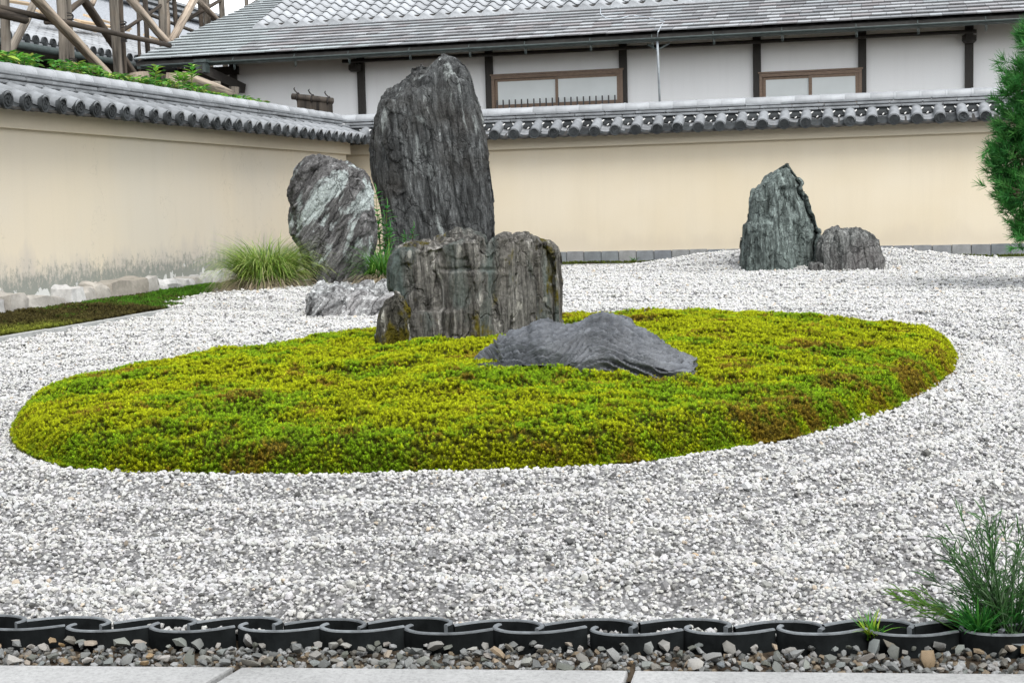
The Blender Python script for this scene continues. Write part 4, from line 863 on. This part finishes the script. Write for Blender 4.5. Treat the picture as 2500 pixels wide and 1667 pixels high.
# conduit pipe with its bracket and the cable over the roof
p0, p1 = ony(1605, 100, 25.98), ony(1611, 262, 25.98)
b = MB(); b.tube([p0, p0+(p1-p0)*.15, p1], [.026, .022, .02], 10); cp = part('conduit_pipe', b, 'pipe_metal', house, house, smooth_=True)
for s_ in (-1, 1):
    b = MB(); e0 = p0+(p1-p0)*.14; b.tube([e0, e0+np.array((s_*.20, .10, .12))], .016, 6); obj('bracket', b, 'gutter_metal', cp)
def onroof(x, y):
    d = ray(x, y); n_ = np.array([0, -SLP, 1.0]); t = ((np.array([0, 26, EZ+.035])-CAM)@n_)/(d@n_); return CAM+d*t
pts = [p0+np.array((0, 0, 0))]+[onroof(x, y)+np.array((0, 0, .012)) for x, y in ((1606, 82), (1616, 62), (1622, 55), (1600, 50), (1570, 43), (1540, 40), (1520, 46), (1500, 50), (1480, 47), (1466, 37), (1466, 22), (1476, 8), (1490, 0))]
b = MB(); b.tube(pts, .011, 5); obj('cable', b, 'pipe_metal', cp, smooth_=True)

# ================================================================= temple hall under repair, far left
hall = thing('temple_hall', 'grey tiled temple roof under repair seen through the log scaffold', 'building', (-16, 27, 0)); HO = (16, -27, 0)
b = MB(); b.box((-22, 17, -.1), (-15.9, 40, 4.05)); part('wall', b, 'soffit', hall, hall)
b = MB(); b.add([(-15.0, 16, 4.20), (-15.0, 41, 4.20), (-17.2, 41, 5.02), (-17.2, 16, 5.02), (-15, 16, 4.1), (-15, 41, 4.1), (-22, 41, 4.05), (-22, 16, 4.05)], [(0, 1, 2, 3), (4, 5, 6, 7), (0, 4, 5, 1)]); part('lower_roof', b, 'tile_eave', hall, hall)
rib = MB(); n_ = 9
for k in range(7):
    a0, a1 = k*.34, (k+1)*.34+.01; vs = []
    for aa, rr in ((a0, .088), (a1, .080)):
        for q_ in np.linspace(-.2, math.pi+.2, n_): vs.append((-aa, rr*math.cos(q_), aa*.37+rr*math.sin(q_)))
    rib.add(vs, [(i, n_+i, n_+i+1, i+1) for i in range(n_-1)])
rme = autosmooth(rib.mesh('tile_row', False, ['tile_cap']), 40); pme = MB()
for k in range(9):
    vs = []; a0 = k*.26; 
    for aa, hz in ((a0, .03), (a0+.27, .005)):
        for i in range(6): vs.append((-aa, -.145+.29*i/5, aa*.37+hz-.035*(1-(2*i/5-1)**2)))
    pme.add(vs+[(-a0, -.145+.29*i/5, a0*.37-.035*(1-(2*i/5-1)**2)) for i in range(6)], [(i, 6+i, 7+i, i+1) for i in range(5)]+[(i, i+1, 13+i, 12+i) for i in range(5)])
pme = autosmooth(pme.mesh('pan_row', False, ['tile']), 40); dm2 = disc_mesh('end_disc', .092)
for k in range(56):
    y = 20.0+k*.30; t = link('tile_row', rme, hall, (-14.98+16, y-27, 4.275)); link('end_disc', dm2, t, (.02, 0, 0), (0, random.uniform(0, 6), R(90)))
    link('pan_row', pme, hall, (-14.97+16, y+.15-27, 4.225))
b = MB(); b.tube([(-14.86, 17, 4.10), (-14.86, 40, 4.10)], .075, 8); part('gutter', b, 'gutter_metal', hall, hall, smooth_=True)
b = MB(); b.add([(-17.15, 16, 5.02), (-17.15, 46, 5.02), (-19.5, 46, 6.72), (-19.5, 16, 6.72), (-23, 16, 5), (-23, 46, 5)], [(0, 1, 2, 3), (3, 2, 5, 4), (1, 5, 2)]); part('upper_roof', b, 'shingle_far', hall, hall)
for z, w_, mt in ((6.72, .26, 'tile'), (6.80, .22, 'tile_dark'), (6.88, .24, 'tile'), (6.96, .2, 'tile_dark'), (7.03, .22, 'tile_cap')):
    b = MB(); b.box((-19.5-w_, 16, z), (-19.5+w_, 44.5, z+.07)); part('ridge_course', b, mt, hall, hall)
# stacked planks on its roof
for i, (x, y, px_) in enumerate([(-16.6, 28.6, .2), (-16.9, 30.5, -.1), (-17.3, 31.5, .1), (-16.8, 33.5, .15), (-17.2, 26.2, -.2), (-16.5, 24.6, .1), (-17.0, 35.2, .0), (-16.3, 27.4, .25)]):
    b = MB(); b.obox((0, 0, 0), (0, 1, 0), (1, 0, 0), (0, 0, 1), random.uniform(.9, 1.6), .10, .025)
    tag(obj('plank', b, 'lumber', loc=(x, y, 4.40+(-15-x)*.37+.16+.06*(i % 3)), rot=(0, R(20), px_)), 'loose pale plank on the temple roof, %s' % ('fourth from the camera', 'fifth from the camera', 'sixth from the camera', 'second farthest', 'second from the camera', 'nearest to the camera', 'farthest from the camera', 'third from the camera')[i], 'plank', 'planks on the temple roof')

# ================================================================= log scaffold
sca = thing('scaffold', 'scaffold of lashed weathered logs standing behind the left garden wall', 'scaffold', (-10.4, 18, 0))
def log(p, q, X, wpx, mat, ext0=0.0, ext1=0.0, X2=None, name='pole'):
    a, c = onx(*p, X), onx(*q, X if X2 is None else X2); d = c-a; a = a-d*ext0; c = c+d*ext1; L = np.linalg.norm(c-a); dist = (np.array(a)-CAM)@fw
    r = wpx/FPX*dist/2; b = MB(); n = 12; K = max(4, int(L/.4)); pts = [(random.gauss(0, r*.06), random.gauss(0, r*.06), L*k/K) for k in range(K+1)]
    b.tube(pts, [r*(1.04-.1*k/K)*random.uniform(.95, 1.05) for k in range(K+1)], n, jit=.03)
    o = obj(name, b, mat, sca, smooth_=True); dirv = Vector(c-a); o.location = Vector(a)-sca.location; o.rotation_euler = dirv.to_track_quat('Z', 'Y').to_euler(); return o
N1, N2, N3 = -10.2, -10.9, -14.35
for p, q, X, w, mt in (((11, 0), (16, 150), N1, 24, 'log_grey'), ((149, 0), (157, 175), N1, 22, 'log_grey'), ((164, 0), (176, 178), N1-.15, 18, 'log_grey'), ((277, 0), (289, 190), N1, 22, 'log_grey'), ((293, 0), (304, 190), N1-.12, 15, 'log_dark'),
        ((396, 0), (400, 110), N3, 20, 'log_grey'), ((406, 0), (411, 110), N3-.15, 14, 'log_pale'), ((354, 0), (360, 112), N3, 12, 'log_dark'), ((425, 0), (433, 110), N3, 11, 'log_dark'), ((336, 0), (338, 60), N3, 8, 'log_dark'),
        ((503, 0), (508, 90), N3, 18, 'log_grey'), ((487, 0), (493, 90), N3-.5, 11, 'log_dark'), ((540, 0), (545, 75), N3, 14, 'log_grey'), ((601, 0), (602, 40), N3, 10, 'log_grey')):
    log(p, q, X, w, mt, .9, 2.2)
for p, q, X, w, mt, e0, e1 in (((0, 20), (408, 110), N1+.2, 17, 'log_dark', .3, .02), ((-10, 30), (62, 50), N1+.2, 24, 'log_dark', .5, 0), ((92, 0), (268, 190), N1+.35, 28, 'log_pale', .4, .35), ((205, 0), (332, 190), N2, 23, 'log_dark', .4, .35),
        ((318, 0), (414, 112), N3+.3, 22, 'log_pale', .5, .1), ((474, 0), (420, 100), N3+.2, 21, 'log_pale', .5, .05), ((29, 118), (88, 0), N2, 20, 'log_grey', .3, .4), ((482, 0), (552, 72), N3+.2, 16, 'log_pale', .4, .4), ((478, -8), (540, 72), N3-.2, 13, 'log_dark', .4, .4),
        ((300, 76), (414, 0), N3, 9, 'log_dark', .3, .3), ((438, 102), (502, 74), N3, 10, 'log_dark', .1, .1), ((458, 48), (533, 4), N3, 10, 'log_dark', .3, .2), ((550, 52), (634, 0), N3, 10, 'log_dark', .1, .3), ((364, 36), (480, 80), N3-.3, 9, 'log_grey', .2, .1), ((170, 26), (200, 2), N2, 14, 'log_dark', .3, .3), ((224, 12), (236, -14), N2-.6, 14, 'log_pale', .0, .3), ((118, 55), (150, 58), N2, 12, 'log_dark', .2, .3)):
    log(p, q, X, w, mt, e0, e1, name='beam' if w < 20 else 'brace')
for x, y, X, r in ((166, 155, N1-.08, .112), (158, 50, N1-.05, .112), (291, 100, N1-.06, .110), (289, 65, N1-.06, .110), (505, 32, N3, .085), (13, 38, N1, .075)):
    p = onx(x, y, X); b = MB()
    for k in range(3):
        b.tube([(r*math.cos(t), r*math.sin(t), .02*k+.03*math.sin(t*1+k)) for t in np.linspace(0, 2*math.pi, 15)], .008, 5)
    obj('lashing', b, 'rope', sca, loc=Vector(p)-sca.location, rot=(random.uniform(-.2, .2), random.uniform(-.2, .2), 0))
# sawn posts and logs behind the wall
for (x, y, X, r, h, tx, mt, lab) in ((370, 176, -9.4, .17, 1.5, -.15, 'log_pale', 'short sawn post behind the left wall, nearer the scaffold'), (408, 180, -9.5, .15, 1.5, .1, 'log_pale', 'short sawn post behind the left wall under the roof corner'), (522, 200, -9.9, .11, 1.5, .0, 'log_grey', 'thin upright sawn post under the dark corner bracket'), (552, 212, -9.7, .08, 1.4, .1, 'log_grey', 'thinnest sawn post beside the white house wall end')):
    p = onx(x, y, X); b = MB(); K = 5; b.tube([(0, 0, h*k/K) for k in range(K+1)], [r*1.1-.1*r*k/K for k in range(K+1)], 10, jit=.05)
    tag(obj('sawn_post', b, mt, loc=(p[0], p[1], p[2]-h), rot=(0, tx, 0), smooth_=False), lab, 'post', 'sawn posts behind the left wall')
p, q = onx(470, 196, -9.2), onx(545, 226, -9.2); b = MB(); L = np.linalg.norm(q-p)+.5; b.tube([(0, 0, L*k/6-.25) for k in range(7)], .085, 10, jit=.06); o = obj('fallen_log', b, 'log_pale', loc=p, smooth_=True); o.rotation_euler = Vector(q-p).to_track_quat('Z', 'Y').to_euler(); tag(o, 'pale log lying slanted behind the shrubs on the left wall', 'log')

# ================================================================= slatted fence top with rope ties
fz = ony(760, 243, 24.4); fen = thing('slat_fence', 'weathered wooden fence top with black rope ties before the white house wall', 'fence', (fz[0], 24.4, 0))
b = MB(); a, c = ony(716, 236, 24.4), ony(810, 247, 24.4); b.tube([a-(c-a)*.03, a+(c-a)*.3, a+(c-a)*.7, c+(c-a)*.03], [.055, .06, .06, .055], 10, jit=.05); part('rail', b, 'old_fence', fen, fen, smooth_=True)
for k in range(13):
    t = k/12; p = a+(c-a)*(.14+.84*t); b = MB(); b.box((p[0]-.026, 24.37, 1.2), (p[0]+.026, 24.405, p[2]-.02)); part('slat', b, 'old_fence', fen, fen)
for t in (.12, .50, .92):
    p = a+(c-a)*t; b = MB(); b.tube([p+np.array((.01*math.sin(q_), .07*math.cos(q_), .07*math.sin(q_))) for q_ in np.linspace(0, 6.3, 13)], .013, 5); b.tube([p+(0, 0, .06), p+(-.05, 0, .11), p+(-.07, 0, .15), p+(-.05, 0, .17)], [.012, .012, .012, .008], 5); part('rope_tie', b, 'rope', fen, fen)

# ================================================================= plants
def blade(b, p, az, L, lean, droop, w, cb, ct, n=6, twist=0.0):
    d = np.array([math.cos(az), math.sin(az), 0]); s = np.array([-math.sin(az+twist), math.cos(az+twist), 0]); pos = np.array(p, float); el = math.pi/2-lean; V = []; 
    base = len(b.v)
    for k in range(n+1):
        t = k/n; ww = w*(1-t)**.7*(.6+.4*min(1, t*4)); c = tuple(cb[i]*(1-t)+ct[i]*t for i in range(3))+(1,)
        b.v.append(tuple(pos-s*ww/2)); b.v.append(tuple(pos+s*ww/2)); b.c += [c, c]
        if k < n: b.f.append((base+2*k, base+2*k+1, base+2*k+3, base+2*k+2)); b.m.append(0)
        pos = pos+(d*math.cos(el)+np.array([0, 0, math.sin(el)]))*L/n; el -= droop/n
def grass(name, label, center, rad, n, L, w, greens, straw, frac_straw, drp=(1.6, 2.6), zb=None, leanmax=.9):
    t = thing(name, label, 'grass', tuple(center))
    b = MB(); s = MB()
    for i in range(n):
        a = random.uniform(0, 6.283); r = rad*math.sqrt(random.random()); g_ = random.choice(greens); k = random.uniform(.7, 1.25)
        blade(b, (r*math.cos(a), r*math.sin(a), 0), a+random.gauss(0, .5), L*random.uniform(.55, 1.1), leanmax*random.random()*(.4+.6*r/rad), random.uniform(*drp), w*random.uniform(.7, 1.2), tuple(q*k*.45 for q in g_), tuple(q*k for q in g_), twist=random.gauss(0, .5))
    for i in range(int(n*frac_straw)):
        a = random.uniform(0, 6.283); r = rad*random.uniform(.6, 1.15); k = random.uniform(.6, 1.2)
        blade(s, (r*math.cos(a), r*math.sin(a), 0), a+random.gauss(0, .35), L*random.uniform(.4, .75), random.uniform(.3, .9), random.uniform(1.8, 2.9), w*random.uniform(.7, 1.2), tuple(q*k*.7 for q in straw), tuple(q*k for q in straw), twist=random.gauss(0, .5))
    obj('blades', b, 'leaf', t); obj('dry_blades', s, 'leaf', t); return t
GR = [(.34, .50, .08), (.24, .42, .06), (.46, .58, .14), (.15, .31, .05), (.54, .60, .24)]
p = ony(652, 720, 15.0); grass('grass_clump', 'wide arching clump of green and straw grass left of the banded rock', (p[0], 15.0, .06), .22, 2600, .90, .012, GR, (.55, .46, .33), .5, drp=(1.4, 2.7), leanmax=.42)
p = ony(690, 700, 15.15); 
p = ony(938, 690, 15.2); grass('grass_clump', 'grass clump with dry hanging skirt between the banded rock and the boulder', (p[0], 15.2, .10), .13, 750, .72, .011, [(.06, .24, .03), (.10, .32, .04), (.20, .38, .06)], (.60, .51, .36), .9, drp=(1.3, 2.5), leanmax=.45)
def leaf(b, p, d, n_, L, W, c, fold=.15):
    p, d, n_ = map(lambda q: np.asarray(q, float), (p, d, n_)); d = d/np.linalg.norm(d); s = np.cross(d, n_); s = s/(np.linalg.norm(s)+1e-9); u = np.cross(s, d)
    c4 = (*c, 1); dd = [tuple(q*.8 for q in c)+(1,)]
    vs = [p, p+d*L*.35+s*W*.5+u*W*fold, p+d*L*.75+s*W*.36+u*W*fold*.5-u*L*.05, p+d*L-u*L*.16, p+d*L*.75-s*W*.36+u*W*fold*.5-u*L*.05, p+d*L*.35-s*W*.5+u*W*fold, p+d*L*.4, p+d*L*.75-u*L*.06]
    b.add(vs, [(0, 6, 1), (1, 6, 7, 2), (2, 7, 3), (0, 5, 6), (5, 4, 7, 6), (4, 3, 7)], 0, c4)
def leafy(name, label, stems, cols, cat='plant', leafL=.09, leafW=.035, pairs=9, bare=.25, drop=.2, root=None):
    """stems: list of polylines in world space"""
    o = thing(name, label, cat, tuple(stems[0][0])); loc = np.array(stems[0][0]); lb, sb = MB(), MB()
    for st in stems:
        st = [np.asarray(q, float)-loc for q in st]; L = sum(np.linalg.norm(b_-a_) for a_, b_ in zip(st, st[1:])); sb.tube(st, [.008*(1-.7*k/(len(st)-1)) for k in range(len(st))], 5, col=(.16, .17, .05, 1))
        for k in range(pairs):
            t = bare+(1-bare)*(k+.5)/pairs; f = t*(len(st)-1); i = min(int(f), len(st)-2); u = f-i; p = st[i]*(1-u)+st[i+1]*u; ax = st[i+1]-st[i]; ax = ax/np.linalg.norm(ax)
            a = random.uniform(0, 3.14); e = np.cross(ax, (math.cos(a), math.sin(a), .1)); e /= np.linalg.norm(e)
            for s_ in (-1, 1):
                c = random.choice(cols); q = random.uniform(.7, 1.25); d = e*s_+ax*.55+np.array((0, 0, -drop*random.random())); leaf(lb, p, d, (0, 0, 1), leafL*random.uniform(.7, 1.2)*(1.1-.4*t), leafW*random.uniform(.8, 1.2), tuple(v_*q for v_ in c))
        leaf(lb, st[-1], st[-1]-st[-2]+np.array((0, 0, .01)), (1, 0, 0), leafL*.7, leafW*.8, random.choice(cols))
    obj('leaves', lb, 'leaf', o); obj('stems', sb, 'leaf', o); return o
FG = [(.03, .20, .03), (.05, .26, .04), (.10, .30, .06)]
Yf = 16.4; st = []
for xt, yt, xb in ((918, 470, 930), (945, 505, 935), (938, 535, 940), (925, 545, 925), (952, 560, 945)):
    a, c = ony(xb, 690, Yf), ony(xt, yt, Yf); st.append([a, a+(c-a)*.4+np.array((.02, 0, 0)), a+(c-a)*.75, c])
leafy('leafy_weed', 'tall leafy green weed growing between the banded rock and the tallest rock', st, FG, 'weed', .17, .042, 11, .3)
a = ony(1000, 640, 16.8); c = ony(1010, 555, 16.8); leafy('leafy_weed', 'small fern-like weed at the foot of the tallest rock above the boulder', [[a, (a+c)/2, c], [a, (a+c)/2+(-.08, 0, 0), c+np.array((-.12, 0, -.1))]], FG, 'weed', .12, .03, 9, .3)
# shrubs whose tops show above the left wall
SG = [(.07, .24, .03), (.12, .33, .05), (.20, .42, .06), (.05, .18, .03), (.30, .44, .08)]
def shrub(label, x0, x1, ytop, X, n, Lf=.11, tall=(), cols=SG):
    o = None; P0 = onx((x0+x1)/2, ytop, X); root = thing('shrub', label, 'shrub', (P0[0], P0[1], 1.2), group='shrubs above the left wall'); loc = np.array((P0[0], P0[1], 1.2)); lb, sb = MB(), MB()
    for i in range(n):
        x = random.uniform(x0, x1); base_y = 150+.1515*x; y = base_y+16-random.random()**.8*(base_y+16-(ytop+.1515*(x-x0))); p = onx(x, y, X+random.uniform(-.25, .15))-loc
        a = random.uniform(0, 6.28); leaf(lb, p, (math.cos(a), math.sin(a), random.uniform(-.25, .55)), (random.gauss(0, .3), random.gauss(0, .3), 1), Lf*random.uniform(.6, 1.2), Lf*.36, tuple(v_*random.uniform(.65, 1.25) for v_ in random.choice(cols)))
        if i % 6 == 0: sb.tube([p*np.array((.6, .6, 0)), p*np.array((.85, .85, .5)), p], [.012, .009, .004], 4, col=(.12, .10, .05, 1))
    for x, y in tall:
        a_, c_ = onx(x-3, 215, X)-loc, onx(x, y, X)-loc; sb.tube([a_, (a_+c_)/2, c_], [.012, .01, .006], 5, col=(.16, .18, .06, 1))
        for k in range(7):
            t = .45+.55*k/6; p = a_+(c_-a_)*t
            for s_ in (0, 3.14):
                a = k*1.3+s_; leaf(lb, p, (math.cos(a), math.sin(a), .45), (0, 0, 1), .17*(1.15-.4*t), .065, tuple(v_*random.uniform(.8, 1.25) for v_ in SG[random.choice((1, 2, 4))]))
    obj('leaves', lb, 'leaf', root); obj('stems', sb, 'leaf', root)
shrub('low leafy shrub above the left end of the left wall', -40, 85, 122, -8.75, 420, .13)
shrub('bright green shrub above the left wall between the two thick scaffold posts', 130, 245, 146, -8.75, 300, .12)
shrub('small yellow-green shrub above the left wall at the foot of the right thick scaffold post', 245, 350, 176, -8.75, 260, .11)
shrub('tall sprouting shrub above the left wall before the two sawn posts', 345, 500, 188, -8.75, 520, .11, ((381, 166), (437, 182), (470, 163), (452, 185)))
shrub('low green shrub above the left wall at the end of the white house wall', 495, 642, 224, -8.8, 420, .11)

# ---- pine at the right edge
pine = thing('pine_tree', 'dark green pine with dense needle tufts at the right edge', 'tree', tuple(ony(2790, 700, 15.2)*np.array((1, 1, 0))))
po = np.array(pine.location); nb, bb = MB(), MB()
def tuft(p, d, L, col):
    d = d/np.linalg.norm(d); a = np.cross(d, (.3, .5, .81)); a /= np.linalg.norm(a); c = np.cross(d, a)
    for k in range(34):
        t = random.random(); th = random.uniform(0, 6.283); sp = random.uniform(.25, 1.05); q = d*math.cos(sp)+(a*math.cos(th)+c*math.sin(th))*math.sin(sp); q[2] += .12; o_ = p+d*(t*.10-.06); l = L*random.uniform(.6, 1.1); s_ = np.cross(q, (random.gauss(0, 1), random.gauss(0, 1), random.gauss(0, 1))); s_ = s_/np.linalg.norm(s_)*.0036
        k_ = random.uniform(.6, 1.35); c4 = (col[0]*k_, col[1]*k_, col[2]*k_, 1); nb.add([o_-s_, o_+s_, o_+q*l+s_*.3, o_+q*l-s_*.3], [(0, 1, 2, 3)], 0, c4)
PG = [(.03, .155, .03), (.05, .22, .04), (.022, .12, .025), (.09, .27, .06)]
trunk = [np.array((0, 0, -.1)), np.array((.05, .0, .7)), np.array((-.02, .03, 1.5)), np.array((.06, 0, 2.3)), np.array((.0, 0, 3.3))]
bb.tube(trunk, [.11, .10, .085, .065, .03], 10, jit=.06)
pads = [(2530, 95, .20, 60), (2525, 205, .31, 170), (2512, 300, .31, 190), (2488, 385, .31, 190), (2502, 470, .28, 170), (2535, 545, .24, 110), (2640, 180, .38, 110), (2630, 300, .42, 120), (2640, 430, .42, 120), (2660, 540, .36, 90), (2780, 120, .4, 80), (2780, 330, .45, 80), (2900, 250, .45, 70), (2900, 440, .45, 70), (2780, 500, .4, 70)]
for x, y, rad, n_ in pads:
    c = ony(x, y, 15.0+random.uniform(-.2, .3))-po; j = trunk[min(4, max(1, int(c[2]/.8)+1))]; m_ = (c+j)/2+np.array((0, 0, -.08)); bb.tube([j*np.array((1, 1, 0))+np.array((0, 0, min(max(c[2]-.15, .3), 3.1))), m_, c], [.04, .028, .010], 6)
    for i in range(n_):
        v_ = np.array([random.gauss(0, 1) for _ in range(3)]); v_ /= np.linalg.norm(v_); rr = rad*random.uniform(.35, 1.0)**.6; p = c+v_*np.array((1, 1, .8))*rr; d = v_+np.array((-.15, -.3, .55)); tuft(p, d, .105, PG[random.choice((0, 0, 1, 1, 2, 3))])
        if i % 3 == 0: bb.tube([c+v_*rr*.15, p], [.008, .004], 4, cap=False)
for x, y in ((2402, 372), (2398, 398), (2404, 440), (2418, 330), (2432, 160), (2436, 505), (2462, 555), (2487, 110), (2478, 590), (2424, 240)):
    p = ony(x+22, y, 14.9)-po
    for k in range(5): tuft(p+np.array([random.gauss(0, .05) for _ in range(3)]), np.array((-.8, -.3, .35))+np.array([random.gauss(0, .3) for _ in range(3)]), .10, PG[1])
obj('crown', nb, 'needle', pine); obj('trunk', bb, 'bark', pine, smooth_=True)

# ---- weeds at the front right corner
def wispy(label, base, tips, cols, nside, spread, wid=.0028):
    o = thing('wispy_weed', label, 'weed', tuple(base)); b = MB(); lb = MB()
    for (x, y, dep) in tips:
        tip = ony(x, y, dep)-base; b0 = np.array([random.gauss(0, .02), random.gauss(0, .012), 0]); k = random.uniform(.05, .16); mid = b0+(tip-b0)*.5+np.array((random.gauss(0, .012), 0, k*np.linalg.norm(tip)*.8)); pts = []
        for t in np.linspace(0, 1, 9): pts.append(b0*(1-t)**2+2*mid*t*(1-t)+tip*t*t)
        col = random.choice(cols); b.tube(pts, [.0022*(1-.75*t) for t in np.linspace(0, 1, 9)], 4, cap=False, col=(*tuple(q*.8 for q in col), 1))
        for i in range(nside):
            t = random.uniform(.25, 1.0); f = t*8; j = min(int(f), 7); p = pts[j]+(pts[j+1]-pts[j])*(f-j); ax = pts[j+1]-pts[j]; ax /= np.linalg.norm(ax)
            d = ax*.8+np.array([random.gauss(0, .5), random.gauss(0, .4), random.gauss(.1, .35)])*spread; d /= np.linalg.norm(d); L = random.uniform(.022, .060)
            c = random.choice(cols); q = random.uniform(.7, 1.3); s_ = np.cross(d, (.2, -1, .1)); s_ = s_/np.linalg.norm(s_)*wid/2; e1 = p+d*L*.6; e2 = p+d*L+np.array((0, 0, -.006))
            lb.add([p-s_*.6, p+s_*.6, e1+s_, e1-s_, e2], [(0, 1, 2, 3), (3, 2, 4)], 0, (*tuple(v_*q for v_ in c), 1))
    obj('stems', b, 'leaf', o); obj('leaves', lb, 'leaf', o); return o
WC = [(.04, .11, .03), (.06, .16, .04), (.09, .19, .07), (.03, .08, .025), (.14, .22, .12)]
base = np.array(onz(2450, 1545, .03)); D = base[1]
tips = [(random.uniform(2255, 2540), 0, 0) for _ in range(50)]
tips = [(x, 1240+abs(x-2440)*.45+random.uniform(0, 190), D+random.uniform(-.05, .12)) for x, _, _ in tips]+[(2325, 1215, D+.08), (2402, 1212, D+.05), (2400, 1235, D+.03), (2490, 1290, D), (2270, 1292, D+.08), (2275, 1310, D+.05)]
wispy('airy dark green weed with thin arching stems at the front right corner', base, tips, WC, 13, .9)
b2 = np.array(onz(2360, 1535, .03)); tips = [(random.uniform(2150, 2260), random.uniform(1435, 1500), b2[1]+random.uniform(-.03, .03)) for _ in range(9)]
wispy('arching grass stems leaning left over the edging near the front right corner', b2, tips, [(.10, .22, .03), (.08, .20, .03), (.15, .27, .05)], 8, .45, .003)
def tuftgrass(label, base, n, L, cols, w, up=.5):
    o = thing('small_weed', label, 'weed', tuple(base)); b = MB()
    for i in range(n):
        c = random.choice(cols); k = random.uniform(.7, 1.3); blade(b, (random.gauss(0, .008), random.gauss(0, .006), 0), random.uniform(0, 6.28), L*random.uniform(.5, 1.15), random.uniform(.1, 1.2)*(1.2-up), random.uniform(.2, 1.2), w*random.uniform(.6, 1.3), tuple(q*k*.6 for q in c), tuple(q*k for q in c), 5, random.gauss(0, .6))
    obj('blades', b, 'leaf', o)
tuftgrass('bright yellow-green little weed sprouting from the tile edging', np.array(onz(2130, 1560, .02)), 46, .075, [(.30, .42, .03), (.16, .40, .03), (.06, .26, .03)], .0075)
tuftgrass('fresh green grass tuft at the edging below the airy weed', np.array(onz(2390, 1558, .02)), 130, .125, [(.05, .27, .04), (.09, .33, .05), (.03, .17, .03)], .007)
tuftgrass('green sprout on the gravel side of the edging at the far right', np.array(onz(2470, 1535, .03)), 110, .13, [(.03, .17, .03), (.05, .22, .04)], .006)
tuftgrass('tiny green weed growing from the slab joint at the foot of the far wall', ony(1546, 640, 22.32), 14, .14, [(.05, .22, .03)], .02)
